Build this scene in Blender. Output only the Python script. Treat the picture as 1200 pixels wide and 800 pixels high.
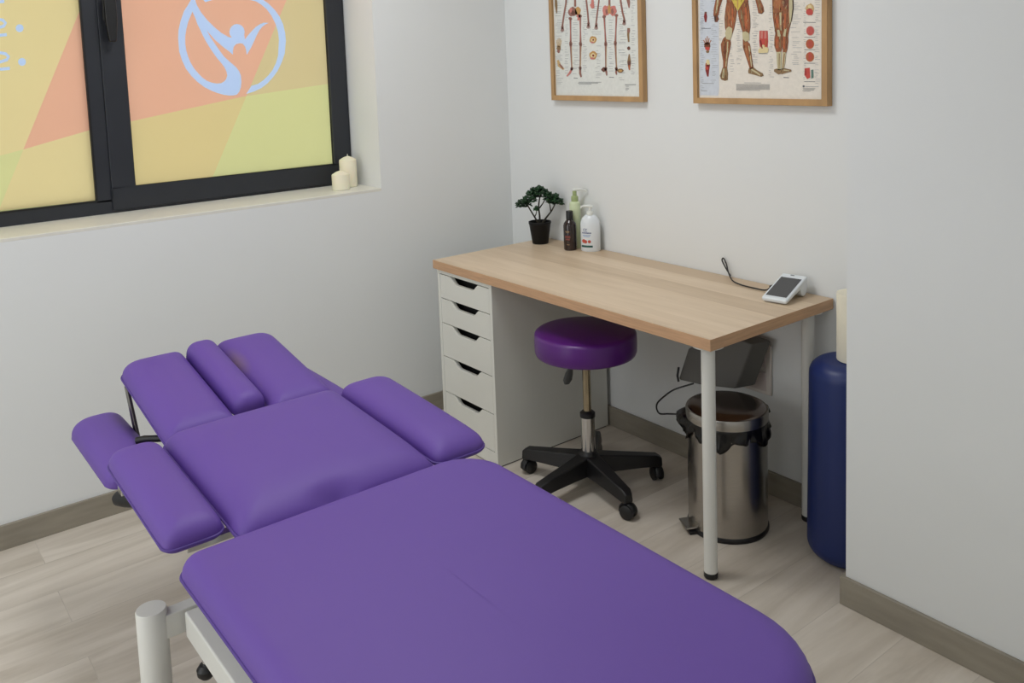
import bpy, bmesh, math, random
from mathutils import Vector, Matrix
from mathutils.geometry import delaunay_2d_cdt
random.seed(7)
PI = math.pi
for o in list(bpy.data.objects): bpy.data.objects.remove(o)
SC = bpy.context.scene
COL = SC.collection

# ------------------------------------------------------------------ camera
CAM = Vector((3.197, -2.452, 1.519)); YAW, PITCH, ROLL = 0.914, 0.103, -0.036
FPX, CX, CY = 1039.0, 600.0, 176.2
_f = Vector((-math.sin(YAW)*math.cos(PITCH), math.cos(YAW)*math.cos(PITCH), -math.sin(PITCH)))
_r = Vector((math.cos(YAW), math.sin(YAW), 0)); _u = _r.cross(_f)
_R = _r*math.cos(ROLL)+_u*math.sin(ROLL); _U = -_r*math.sin(ROLL)+_u*math.cos(ROLL)
cd = bpy.data.cameras.new('camera'); cam = bpy.data.objects.new('camera', cd); COL.objects.link(cam)
m = Matrix((_R, _U, -_f)).transposed().to_4x4(); m.translation = CAM; cam.matrix_world = m
cd.sensor_fit = 'HORIZONTAL'; cd.sensor_width = 36; cd.lens = 36*FPX/1200
cd.shift_x = -(CX-600)/1200; cd.shift_y = (CY-400)/1200
cd.clip_start = 0.05
SC.camera = cam
def at(px, py, axis, val):
    """point of the real plane axis=val seen at a pixel: used to take measurements off flat artwork"""
    d = _f + _R*((px-CX)/FPX) - _U*((py-CY)/FPX)
    return CAM + d*((val-CAM[axis])/d[axis])

# ------------------------------------------------------------------ world, lights, exposure
SC.view_settings.view_transform = 'Standard'; SC.view_settings.look = 'None'
SC.view_settings.gamma = 1; SC.view_settings.use_curve_mapping = False
SC.view_settings.exposure = 0.0
w = bpy.data.worlds.new('daylight'); SC.world = w; w.use_nodes = True
bg = w.node_tree.nodes['Background']; bg.inputs[0].default_value = (0.93, 0.97, 1.0, 1); bg.inputs[1].default_value = 2.2
def area(name, loc, size, energy, color, sy=None):
    l = bpy.data.lights.new(name, 'AREA'); l.shape = 'RECTANGLE'; l.size = size; l.size_y = sy or size
    l.energy = energy; l.color = color
    o = bpy.data.objects.new(name, l); o.location = loc; COL.objects.link(o); return o
area('ceiling_panel_or_fill_light', (0.95, -1.30, 2.60), 0.6, 17, (0.97, 0.985, 1.0))
area('ceiling_panel_or_fill_light', (3.1, -3.3, 2.60), 0.6, 8, (0.97, 0.985, 1.0))  # unseen lamp added behind the camera to fill the room
area('ceiling_panel_or_fill_light', (1.2, -3.3, 2.60), 0.6, 8, (0.97, 0.985, 1.0))  # also added as fill, its bounce off the front wall lifts the shade
# fill lamp added behind the camera, standing in for an assumed doorway
dl = area('added_fill_light', (1.2, -3.87, 1.10), 1.4, 15, (0.95, 0.98, 1.0), 2.0); dl.rotation_euler = (PI/2, 0, 0)

# ------------------------------------------------------------------ materials
def lin(c): return tuple(((v/255)/12.92 if v/255 <= .04045 else ((v/255+.055)/1.055)**2.4) for v in c)
def newmat(name):
    mt = bpy.data.materials.new(name); mt.use_nodes = True
    return mt, mt.node_tree.nodes, mt.node_tree.links, mt.node_tree.nodes['Principled BSDF']
def pbr(name, c, rough=.5, metal=0, var=0.0, scale=8, bump=0.0, bscale=60, spec=.5, stretch=(1, 1, 1), coat=0, trans=0, sheen=0):
    mt, N, L, b = newmat(name)
    col = lin(c)
    b.inputs['Base Color'].default_value = (*col, 1); b.inputs['Roughness'].default_value = rough
    b.inputs['Metallic'].default_value = metal; b.inputs['Specular IOR Level'].default_value = spec
    if coat: b.inputs['Coat Weight'].default_value = coat; b.inputs['Coat Roughness'].default_value = .15
    if trans: b.inputs['Transmission Weight'].default_value = trans
    if sheen: b.inputs['Sheen Weight'].default_value = sheen
    tc = N.new('ShaderNodeTexCoord'); mp = N.new('ShaderNodeMapping'); mp.inputs['Scale'].default_value = stretch
    L.new(tc.outputs['Object'], mp.inputs[0])
    if var:
        n = N.new('ShaderNodeTexNoise'); n.inputs['Scale'].default_value = scale; n.inputs['Detail'].default_value = 4
        L.new(mp.outputs[0], n.inputs['Vector'])
        r = N.new('ShaderNodeValToRGB'); L.new(n.outputs['Fac'], r.inputs[0])
        r.color_ramp.elements[0].position = .3; r.color_ramp.elements[1].position = .7
        r.color_ramp.elements[0].color = (*[v*(1-var) for v in col], 1); r.color_ramp.elements[1].color = (*[min(1, v*(1+var)) for v in col], 1)
        L.new(r.outputs[0], b.inputs['Base Color'])
    if bump:
        n2 = N.new('ShaderNodeTexNoise'); n2.inputs['Scale'].default_value = bscale; n2.inputs['Detail'].default_value = 6
        L.new(mp.outputs[0], n2.inputs['Vector'])
        bp = N.new('ShaderNodeBump'); bp.inputs['Strength'].default_value = bump; bp.inputs['Distance'].default_value = .002
        L.new(n2.outputs['Fac'], bp.inputs['Height']); L.new(bp.outputs[0], b.inputs['Normal'])
    return mt
def math_node(N, op, v=None):
    n = N.new('ShaderNodeMath'); n.operation = op
    if v is not None: n.inputs[1].default_value = v
    return n
def wood_planks(name, tones, plank_w, plank_l, along, grain=1.0, rough=.45, gap=.0012, gapdark=.6, fine=60, tonevar=.30, xs=1.2):
    """boards running along one axis, each its own tone, with stretched grain"""
    mt, N, L, b = newmat(name)
    tc = N.new('ShaderNodeTexCoord'); mp = N.new('ShaderNodeMapping')
    if along == 'Y': mp.inputs['Rotation'].default_value = (0, 0, PI/2)
    L.new(tc.outputs['Object'], mp.inputs[0])
    br = N.new('ShaderNodeTexBrick'); L.new(mp.outputs[0], br.inputs['Vector'])
    br.inputs['Color1'].default_value = (0, 0, 0, 1); br.inputs['Color2'].default_value = (1, 1, 1, 1); br.inputs['Mortar'].default_value = (.5, .5, .5, 1)
    br.inputs['Scale'].default_value = 1; br.inputs['Mortar Size'].default_value = gap; br.inputs['Brick Width'].default_value = plank_l; br.inputs['Row Height'].default_value = plank_w
    br.inputs['Mortar Smooth'].default_value = .2; br.offset = .37; br.squash = 1
    st = N.new('ShaderNodeMapping'); st.inputs['Scale'].default_value = (xs, 14 if xs > 1 else 6, 14); L.new(mp.outputs[0], st.inputs[0])
    add = N.new('ShaderNodeVectorMath'); add.operation = 'ADD'; L.new(st.outputs[0], add.inputs[0])
    sc = N.new('ShaderNodeVectorMath'); sc.operation = 'SCALE'; sc.inputs['Scale'].default_value = 17; L.new(br.outputs['Color'], sc.inputs[0]); L.new(sc.outputs[0], add.inputs[1])
    n = N.new('ShaderNodeTexNoise'); n.inputs['Scale'].default_value = 1.1; n.inputs['Detail'].default_value = 8; n.inputs['Roughness'].default_value = .62; n.inputs['Distortion'].default_value = .9
    L.new(add.outputs[0], n.inputs['Vector'])
    n2 = N.new('ShaderNodeTexNoise'); n2.inputs['Scale'].default_value = fine/12; n2.inputs['Detail'].default_value = 3; L.new(add.outputs[0], n2.inputs['Vector'])
    mx = N.new('ShaderNodeMath'); mx.operation = 'MULTIPLY_ADD'; mx.inputs[1].default_value = grain; L.new(n.outputs['Fac'], mx.inputs[0])
    m3 = math_node(N, 'MULTIPLY', tonevar); L.new(br.outputs['Color'], m3.inputs[0]); L.new(m3.outputs[0], mx.inputs[2])
    m4 = N.new('ShaderNodeMath'); m4.operation = 'MULTIPLY_ADD'; m4.inputs[1].default_value = .22*grain; L.new(n2.outputs['Fac'], m4.inputs[0]); L.new(mx.outputs[0], m4.inputs[2])
    r = N.new('ShaderNodeValToRGB'); L.new(m4.outputs[0], r.inputs[0])
    k = len(tones); r.color_ramp.elements[0].position = .42; r.color_ramp.elements[1].position = 1.05 if grain > .9 else .95
    r.color_ramp.elements[0].color = (*lin(tones[0]), 1); r.color_ramp.elements[1].color = (*lin(tones[-1]), 1)
    for i in range(1, k-1):
        e = r.color_ramp.elements.new(.42+.55*i/(k-1)); e.color = (*lin(tones[i]), 1)
    mix = N.new('ShaderNodeMixRGB'); mix.blend_type = 'MULTIPLY'; L.new(r.outputs[0], mix.inputs[1]); mix.inputs[2].default_value = (gapdark, gapdark, gapdark, 1)
    L.new(br.outputs['Fac'], mix.inputs[0]); L.new(mix.outputs[0], b.inputs['Base Color'])
    b.inputs['Roughness'].default_value = rough
    bp = N.new('ShaderNodeBump'); bp.inputs['Strength'].default_value = .12; bp.inputs['Distance'].default_value = .001; L.new(n2.outputs['Fac'], bp.inputs['Height']); L.new(bp.outputs[0], b.inputs['Normal'])
    return mt
M = {}
M['wall'] = pbr('matt_white_wall_paint', (229, 231, 230), .9, bump=.06, bscale=45, var=.012, scale=2, spec=.2)
M['reveal'] = M['wall']
M['sill'] = pbr('sill_stone', (226, 224, 214), .4, var=.02, scale=6)
M['ceil'] = pbr('ceiling_paint', (240, 241, 241), .9, bump=.05)
M['floor'] = wood_planks('grey_oak_floor', [(174, 163, 148), (196, 186, 172), (212, 203, 190), (224, 216, 205)], .19, 1.25, 'Y', grain=1.05, rough=.5, gapdark=.86, tonevar=.10, xs=.95)
M['desk'] = wood_planks('white_stained_oak', [(200, 176, 147), (217, 195, 167), (230, 210, 184), (240, 223, 200)], .098, 3.1, 'X', grain=.55, rough=.42, gap=.0002, gapdark=.92, fine=90)
M['deskedge'] = pbr('oak_edge_band', (198, 158, 122), .5, var=.12, scale=5, stretch=(2, 2, 40), bump=.05)
M['base'] = pbr('grey_wood_baseboard', (146, 139, 125), .55, var=.13, scale=4, stretch=(1.5, 1.5, 10), bump=.08, bscale=30)
M['poster_wood'] = pbr('light_oak_frame', (184, 146, 100), .5, var=.15, scale=7, stretch=(3, 3, 1), bump=.05)
M['black_frame'] = pbr('anthracite_window_frame', (38, 41, 48), .42, var=.05, bump=.02)
M['gasket'] = pbr('black_rubber_gasket', (10, 10, 11), .6, var=.05)
M['white'] = pbr('white_lacquer', (224, 224, 216), .38, var=.01)
M['whitemetal'] = pbr('white_powder_coat', (226, 226, 220), .35, var=.015, bump=.03, bscale=200)
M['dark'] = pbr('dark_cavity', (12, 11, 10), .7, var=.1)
M['black'] = pbr('black_plastic', (17, 17, 19), .42, var=.1, bump=.05, bscale=150)
M['greyplastic'] = pbr('dark_grey_plastic', (98, 96, 91), .5, var=.08, scale=5, bump=.08, bscale=120)
M['chrome'] = pbr('chrome', (205, 205, 205), .12, 1, var=.02)
M['darksteel'] = pbr('dark_steel_bar', (120, 116, 108), .35, 1, var=.1, scale=20)
M['piston'] = pbr('worn_brassy_chrome', (168, 156, 132), .22, 1, var=.25, scale=9, stretch=(6, 6, 1.5))
M['steel'] = pbr('brushed_steel', (176, 172, 166), .27, 1, var=.05, scale=30, stretch=(1, 1, 12), bump=.03, bscale=80)
M['lid'] = pbr('steel_lid', (134, 124, 120), .2, 1, var=.05)
M['stool'] = pbr('glossy_purple_vinyl', (88, 28, 120), .34, var=.05, bump=.05, bscale=160, coat=.12)
M['blue'] = pbr('blue_vinyl', (20, 40, 98), .42, var=.08, scale=3, bump=.05, bscale=120)
M['paper'] = pbr('paper_roll', (232, 226, 206), .9, var=.03, scale=12, bump=.3, bscale=90)
M['wax'] = pbr('cream_candle_wax', (240, 233, 208), .5, var=.03, scale=10); M['wax'].node_tree.nodes['Principled BSDF'].inputs['Subsurface Weight'].default_value = .15
M['wick'] = pbr('candle_wick', (240, 238, 225), .8, var=.1)
M['leaf'] = pbr('dark_green_leaf', (28, 64, 32), .42, var=.35, scale=18)
M['bark'] = pbr('dark_plant_stem', (46, 42, 32), .8, var=.3, scale=40, bump=.3)
M['potblack'] = pbr('matt_black_pot', (11, 11, 12), .55, var=.1, spec=.3)
M['soil'] = pbr('dark_soil', (30, 25, 20), .95, var=.4, scale=60, bump=.8)
M['amber'] = pbr('amber_brown_bottle', (30, 9, 6), .1, var=.15, coat=.5)
M['greenb'] = pbr('pale_green_bottle', (214, 226, 186), .35, var=.04)
M['greencap'] = pbr('olive_green_collar', (160, 175, 122), .4, var=.04)
M['whiteb'] = pbr('white_bottle_plastic', (226, 232, 236), .28, var=.02)
M['clearwhite'] = pbr('translucent_white_nozzle', (225, 228, 222), .3, var=.02)
M['ink_blue'] = pbr('blue_ink', (40, 62, 120), .5, var=.2, scale=200)
M['ink_lblue'] = pbr('light_blue_ink', (130, 160, 205), .5, var=.2, scale=200)
M['ink_red'] = pbr('red_print', (190, 82, 66), .5, var=.25, scale=150)
M['ink_dgreen'] = pbr('dark_green_print', (30, 82, 76), .5, var=.2, scale=150)
M['ink_tan'] = pbr('tan_print', (150, 125, 90), .5, var=.2, scale=200)
M['ink_maroon'] = pbr('maroon_print', (120, 60, 52), .5, var=.2, scale=200)
M['screen'] = pbr('dark_screen', (72, 72, 74), .25, var=.05)
M['outlet'] = pbr('off_white_outlet_plastic', (222, 214, 206), .4, var=.015)
M['outlet_in'] = pbr('pinkish_outlet_plastic', (206, 192, 188), .45, var=.02)
M['bag'] = pbr('black_bin_bag', (14, 13, 14), .25, var=.2, bump=.6, bscale=40)
M['greyrubber'] = pbr('grey_rubber', (80, 82, 82), .6, var=.08)
def vinyl():
    mt, N, L, b = newmat('matt_purple_vinyl')
    tc = N.new('ShaderNodeTexCoord'); n = N.new('ShaderNodeTexNoise'); n.inputs['Scale'].default_value = 2.2; n.inputs['Detail'].default_value = 3; L.new(tc.outputs['Object'], n.inputs['Vector'])
    r = N.new('ShaderNodeValToRGB'); L.new(n.outputs['Fac'], r.inputs[0])
    r.color_ramp.elements[0].color = (*lin((97, 66, 156)), 1); r.color_ramp.elements[1].color = (*lin((105, 74, 163)), 1)
    L.new(r.outputs[0], b.inputs['Base Color']); b.inputs['Roughness'].default_value = .58; b.inputs['Specular IOR Level'].default_value = .55
    n2 = N.new('ShaderNodeTexNoise'); n2.inputs['Scale'].default_value = 380; n2.inputs['Detail'].default_value = 2; L.new(tc.outputs['Object'], n2.inputs['Vector'])
    bp = N.new('ShaderNodeBump'); bp.inputs['Strength'].default_value = .1; bp.inputs['Distance'].default_value = .0006; L.new(n2.outputs['Fac'], bp.inputs['Height']); L.new(bp.outputs[0], b.inputs['Normal'])
    return mt, N, L, b, r, tc
M['vinyl'] = vinyl()[0]
def stained():
    mt, N, L, b, r, tc = vinyl(); mt.name = 'purple_vinyl_with_yellow_stain'
    mp = N.new('ShaderNodeMapping'); mp.inputs['Location'].default_value = (-0.71*1.0, 1.575, 0); L.new(tc.outputs['Object'], mp.inputs[0])
    mp2 = N.new('ShaderNodeMapping'); mp2.inputs['Scale'].default_value = (10, 34, 0); L.new(mp.outputs[0], mp2.inputs[0])
    g = N.new('ShaderNodeTexGradient'); g.gradient_type = 'SPHERICAL'; L.new(mp2.outputs[0], g.inputs[0])
    mul = math_node(N, 'MULTIPLY', .8); L.new(g.outputs['Fac'], mul.inputs[0])
    mix = N.new('ShaderNodeMixRGB'); L.new(mul.outputs[0], mix.inputs[0]); L.new(r.outputs[0], mix.inputs[1]); mix.inputs[2].default_value = (*lin((128, 104, 118)), 1)
    L.new(mix.outputs[0], b.inputs['Base Color']); return mt
M['vinyl_stain'] = stained()
M['piping'] = pbr('purple_piping', (84, 58, 140), .55, var=.04)
def film(name, c):
    """printed window film, daylight shines through it"""
    mt, N, L, b = newmat(name); N.remove(b)
    out = N['Material Output']
    tr = N.new('ShaderNodeBsdfTranslucent'); di = N.new('ShaderNodeBsdfDiffuse'); gl = N.new('ShaderNodeBsdfGlossy'); gl.inputs['Roughness'].default_value = .25
    n = N.new('ShaderNodeTexNoise'); n.inputs['Scale'].default_value = 2.5; tc = N.new('ShaderNodeTexCoord'); L.new(tc.outputs['Object'], n.inputs[0])
    r = N.new('ShaderNodeValToRGB'); L.new(n.outputs['Fac'], r.inputs[0]); cl = lin(c)
    r.color_ramp.elements[0].color = (*[v*.96 for v in cl], 1); r.color_ramp.elements[1].color = (*[min(1, v*1.04) for v in cl], 1)
    L.new(r.outputs[0], tr.inputs[0]); L.new(r.outputs[0], di.inputs[0])
    m1 = N.new('ShaderNodeMixShader'); m1.inputs[0].default_value = .28; L.new(tr.outputs[0], m1.inputs[1]); L.new(di.outputs[0], m1.inputs[2])
    m2 = N.new('ShaderNodeMixShader'); m2.inputs[0].default_value = .03; L.new(m1.outputs[0], m2.inputs[1]); L.new(gl.outputs[0], m2.inputs[2])
    L.new(m2.outputs[0], out.inputs[0]); return mt
M['f_peach'] = film('film_peach', (240, 182, 154)); M['f_tan'] = film('film_tan', (224, 202, 154)); M['f_sand'] = film('film_sand', (230, 206, 150))
M['f_lime'] = film('film_lime', (224, 218, 158)); M['f_yel'] = film('film_yellow', (236, 214, 160)); M['f_blue'] = film('film_light_blue', (196, 214, 250))
def clear_glass():
    mt, N, L, b = newmat('clear_window_glass'); N.remove(b)
    t = N.new('ShaderNodeBsdfTransparent'); t.inputs[0].default_value = (.94, .97, .95, 1); g = N.new('ShaderNodeBsdfGlossy'); g.inputs['Roughness'].default_value = .02
    fr = N.new('ShaderNodeFresnel'); fr.inputs[0].default_value = 1.5; mx = N.new('ShaderNodeMixShader')
    L.new(fr.outputs[0], mx.inputs[0]); L.new(t.outputs[0], mx.inputs[1]); L.new(g.outputs[0], mx.inputs[2]); L.new(mx.outputs[0], N['Material Output'].inputs[0]); return mt
M['glass'] = clear_glass()
# printed inks of the two charts
for k, c in dict(sheetA=(226, 228, 222), sheetB=(233, 226, 214), panel=(208, 214, 222), bone=(150, 104, 92), bonedark=(112, 72, 60), ochre=(196, 150, 88), tan=(202, 170, 120),
                 pink=(206, 128, 118), text=(150, 152, 156), textd=(100, 104, 110), muscle=(148, 90, 58), muscle2=(118, 66, 46), musclel=(172, 108, 68), tendon=(196, 186, 148), yellow=(214, 190, 84),
                 skin=(140, 112, 78), red=(196, 74, 66), redd=(132, 36, 40), orange=(184, 98, 60), cream=(226, 208, 158), teal=(96, 128, 116), outline=(60, 40, 30)).items():
    M['p_'+k] = pbr('chart_ink_'+k, c, .45, var=.04, scale=90)

# ------------------------------------------------------------------ mesh helpers
class MB:
    def __init__(s): s.v = []; s.f = []; s.m = []; s.mats = []
    def mi(s, mat):
        if mat not in s.mats: s.mats.append(mat)
        return s.mats.index(mat)
    def add(s, vs, fs, mat=None, xf=None):
        o = len(s.v); i = s.mi(mat) if mat else 0
        s.v += [tuple(xf @ Vector(v)) if xf else tuple(v) for v in vs]
        s.f += [tuple(a+o for a in f) for f in fs]; s.m += [i]*len(fs); return s
    def box(s, a, b, mat=None, xf=None):
        x0, y0, z0 = a; x1, y1, z1 = b
        vs = [(x0,y0,z0),(x1,y0,z0),(x1,y1,z0),(x0,y1,z0),(x0,y0,z1),(x1,y0,z1),(x1,y1,z1),(x0,y1,z1)]
        return s.add(vs, [(0,3,2,1),(4,5,6,7),(0,1,5,4),(1,2,6,5),(2,3,7,6),(3,0,4,7)], mat, xf)
    def lathe(s, prof, c=(0,0,0), mat=None, n=40, xf=None, sx=1, sy=1):
        vs = []; fs = []; k = len(prof)
        for i in range(n):
            a = 2*PI*i/n
            for r, z in prof: vs.append((c[0]+r*sx*math.cos(a), c[1]+r*sy*math.sin(a), c[2]+z))
        for i in range(n):
            j = (i+1) % n
            for q in range(k-1):
                if prof[q][0] == 0 and prof[q+1][0] == 0: continue
                fs.append((i*k+q, j*k+q, j*k+q+1, i*k+q+1))
        if prof[0][0] > 0: fs.append(tuple(i*k for i in range(n))[::-1])
        if prof[-1][0] > 0: fs.append(tuple(i*k+k-1 for i in range(n)))
        return s.add(vs, fs, mat, xf)
    def tube(s, pts, r, mat=None, n=12, closed=False, xf=None, flat=1.0):
        pts = [Vector(p) for p in pts]; K = len(pts); vs = []; fs = []; rs = r if isinstance(r, (list, tuple)) else [r]*K
        up = None
        for i in range(K):
            if closed: t = pts[(i+1) % K]-pts[i-1]
            else: t = pts[min(i+1, K-1)]-pts[max(i-1, 0)]
            t.normalize()
            if up is None: up = Vector((0,0,1)) if abs(t.z) < .9 else Vector((1,0,0))
            a = t.cross(up).normalized(); b = a.cross(t).normalized(); up = b
            for j in range(n):
                q = 2*PI*j/n; vs.append(pts[i]+a*(rs[i]*math.cos(q))+b*(rs[i]*flat*math.sin(q)))
        for i in range(K if closed else K-1):
            i2 = (i+1) % K
            for j in range(n):
                j2 = (j+1) % n; fs.append((i*n+j, i*n+j2, i2*n+j2, i2*n+j))
        if not closed: fs.append(tuple(range(n))[::-1]); fs.append(tuple((K-1)*n+j for j in range(n)))
        return s.add(vs, fs, mat, xf)
    def prism(s, poly, vec, mat=None, xf=None):
        """extrude a planar polygon (list of 3D points) along vec"""
        k = len(poly); P = [Vector(p) for p in poly]; V = Vector(vec)
        vs = P+[p+V for p in P]; fs = [tuple(range(k))[::-1], tuple(range(k, 2*k))]
        for i in range(k): j = (i+1) % k; fs.append((i, j, k+j, k+i))
        return s.add(vs, fs, mat, xf)
    def build(s, name, mat=None, parent=None, bevel=0, seg=2, smooth=True, sub=0, angle=38):
        me = bpy.data.meshes.new(name); me.from_pydata([tuple(v) for v in s.v], [], s.f)
        if s.mats and mat is None:
            for q in s.mats: me.materials.append(q)
            for p, i in zip(me.polygons, s.m): p.material_index = i
        else: me.materials.append(mat)
        bm = bmesh.new(); bm.from_mesh(me); bmesh.ops.remove_doubles(bm, verts=bm.verts, dist=1e-6)
        bmesh.ops.recalc_face_normals(bm, faces=bm.faces)
        if smooth:
            for f in bm.faces: f.smooth = True
            for e in bm.edges:
                if len(e.link_faces) == 2 and e.calc_face_angle(0) > math.radians(angle): e.smooth = False
        bm.to_mesh(me); bm.free()
        o = bpy.data.objects.new(name, me); COL.objects.link(o)
        if parent:
            o.parent = parent; o.matrix_parent_inverse = world_of(parent).inverted()
        if bevel:
            b = o.modifiers.new('bevel', 'BEVEL'); b.width = bevel; b.segments = seg; b.limit_method = 'ANGLE'; b.angle_limit = math.radians(40); b.harden_normals = True
        if sub:
            q = o.modifiers.new('sub', 'SUBSURF'); q.levels = sub; q.render_levels = sub
        return o
def world_of(o):
    m = o.matrix_basis.copy()
    if o.parent: m = world_of(o.parent) @ o.matrix_parent_inverse @ m
    return m
def thing(name, label, cat, loc, group=None, kind=None):
    o = bpy.data.objects.new(name, None); COL.objects.link(o); o.location = loc; o.empty_display_size = .05
    tag(o, label, cat, group, kind); return o
def tag(o, label=None, cat=None, group=None, kind=None):
    if label: o['label'] = label
    if cat: o['category'] = cat
    if group: o['group'] = group
    if kind: o['kind'] = kind
    return o
def rrect(x0, x1, y0, y1, rad, n=10, step=.03):
    """rounded rectangle outline; rad = radii of corners (x1y1, x0y1, x0y0, x1y0)"""
    if not isinstance(rad, (list, tuple)): rad = [rad]*4
    cs = [(x1, y1, 1, 1, 0), (x0, y1, -1, 1, 1), (x0, y0, -1, -1, 2), (x1, y0, 1, -1, 3)]
    pts = []
    for cx, cy, sx, sy, q in cs:
        r = rad[q]; ox, oy = cx-sx*r, cy-sy*r
        for i in range(n+1):
            a = PI/2*q+PI/2*i/n; pts.append((ox+r*math.cos(a), oy+r*math.sin(a)))
    out = []
    for i in range(len(pts)):
        a = Vector(pts[i]); b = Vector(pts[(i+1) % len(pts)]); d = (b-a).length
        if d < 1e-7: continue
        k = max(1, int(d/step))
        for j in range(k): out.append(tuple(a+(b-a)*(j/k)))
    return out
def cushion(x0, x1, y0, y1, zt, th, rad=.04, re=.03, dome=.01, fn=None, xf=None, nexp=2.5):
    """upholstered pad: rounded outline, rolled edges, domed top. Returns MB and its piping path"""
    out = rrect(x0, x1, y0, y1, rad); n = len(out)
    hw = min(x1-x0, y1-y0)/2; zb = zt-th; D = min(hw, re); rise = th-.014
    if x1-x0 > y1-y0: seg = (Vector((x0+hw, (y0+y1)/2)), Vector((x1-hw, (y0+y1)/2)))
    else: seg = (Vector(((x0+x1)/2, y0+hw)), Vector(((x0+x1)/2, y1-hw)))
    def spine(p):
        a, b = seg; d = b-a
        if d.length < 1e-6: return a
        t = max(0, min(1, (Vector(p)-a).dot(d)/d.length_squared)); return a+d*t
    prof = [(hw*.98, zb), (.02, zb), (.006, zb+.002), (0, zb+.008)]
    n0 = len(prof); prof += [(hw*.998*(i/24)**2.2, None) for i in range(1, 25)]
    rr = rad if isinstance(rad, (list, tuple)) else [rad]*4
    ks = [max(2.0, min(9, math.log(2)/-math.log(1-.293*min(r, D*.95)/D))) for r in rr]
    def top(x, y, d):   # rolled edge that turns the corners softly, then a low dome
        qi = (0 if y > (y0+y1)/2 else 3) if x > (x0+x1)/2 else (1 if y > (y0+y1)/2 else 2); k = ks[qi]
        dx = max(0, 1-min(x-x0, x1-x)/D); dy = max(0, 1-min(y-y0, y1-y)/D)
        q = 1-min(1, (dx**k+dy**k)**(1/k)) if rr[qi] <= D else min(1, d/D)
        ux = 1-(2*(x-x0)/(x1-x0)-1)**2; uy = 1-(2*(y-y0)/(y1-y0)-1)**2
        return zt-dome-rise+rise*(1-(1-q)**nexp)**(1/nexp)+dome*max(0, ux*uy)
    vs = []; fs = []
    for d, z in prof:
        for p in out:
            s_ = spine(p); q = Vector(p).lerp(s_, min(1, d/hw)); zz = z if z is not None else top(q.x, q.y, d)
            if fn: zz = zz+fn(q.x, q.y)*max(0, (zz-zb)/th)
            vs.append((q.x, q.y, zz))
    L_ = len(prof)
    for k in range(L_-1):
        for i in range(n): j = (i+1) % n; fs.append((k*n+i, k*n+j, (k+1)*n+j, (k+1)*n+i))
    fs.append(tuple((L_-1)*n+i for i in range(n))); fs.append(tuple(range(n))[::-1])
    mb = MB(); mb.add(vs, fs, None, xf)
    path = [Vector((p[0], p[1], zb+.012)) for p in out]
    if xf: path = [xf @ p for p in path]
    return mb, path
def clip_poly(poly, a, b, side):
    """keep the part of a 2D polygon left (side=1) or right (-1) of line a->b"""
    def s(p): return side*((b[0]-a[0])*(p[1]-a[1])-(b[1]-a[1])*(p[0]-a[0]))
    out = []
    for i in range(len(poly)):
        p, q = poly[i], poly[(i+1) % len(poly)]; sp, sq = s(p), s(q)
        if sp >= 0: out.append(p)
        if sp*sq < 0: t = sp/(sp-sq); out.append((p[0]+(q[0]-p[0])*t, p[1]+(q[1]-p[1])*t))
    return out
def struct(o): o['kind'] = 'structure'; return o

# ================================================================== ROOM SHELL
XR, YF, H = 3.9, -3.9, 2.62
JX, JY = 1.916, -0.365          # the boxed-out wall right of the desk
WY0, WY1, WZ0, WZ1 = -2.75, -0.673, 1.0, 2.25   # window opening
struct(MB().box((-.4, YF-.1, -.1), (XR+.1, .1, 0)).build('floor', M['floor'], smooth=False))
struct(MB().box((-.4, YF-.1, H), (XR+.1, .1, H+.1)).build('ceiling', M['ceil'], smooth=False))
mb = MB()
mb.box((-.30, YF, 0), (0, .1, WZ0)); mb.box((-.30, YF, WZ1), (0, .1, H)); mb.box((-.30, YF, WZ0), (0, WY0, WZ1)); mb.box((-.30, WY1, WZ0), (0, .1, WZ1))
struct(mb.build('wall_left', M['wall'], smooth=False))
struct(MB().box((0, 0, 0), (JX, .1, H)).build('wall_back', M['wall'], smooth=False))
struct(MB().box((JX, JY, 0), (XR, .1, H)).build('wall_back_right', M['wall'], smooth=False))
struct(MB().box((XR, YF, 0), (XR+.1, JY, H)).build('wall_right', M['wall'], smooth=False))
struct(MB().box((-.3, YF-.1, 0), (XR+.1, YF, H)).build('wall_front', M['wall'], smooth=False))
B, BH = .012, .081
struct(MB().box((0, YF, 0), (B, 0, BH)).build('baseboard_left', M['base'], bevel=.0015))
struct(MB().box((B, -B, 0), (JX, 0, BH)).build('baseboard_back', M['base'], bevel=.0015))
mb = MB().box((JX-B, JY-B, 0), (XR, JY, BH)); mb.box((JX-B, JY, 0), (JX, -B, BH))
struct(mb.build('baseboard_back_right', M['base'], bevel=.0015))
struct(MB().box((XR-B, YF, 0), (XR, JY-B, BH)).build('baseboard_right', M['base'], bevel=.0015))
# sill board inside the reveal
struct(MB().box((-.300, WY0, WZ0-.004), (.0005, WY1, WZ0+.008)).build('window_sill', M['sill'], bevel=.002))

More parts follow.
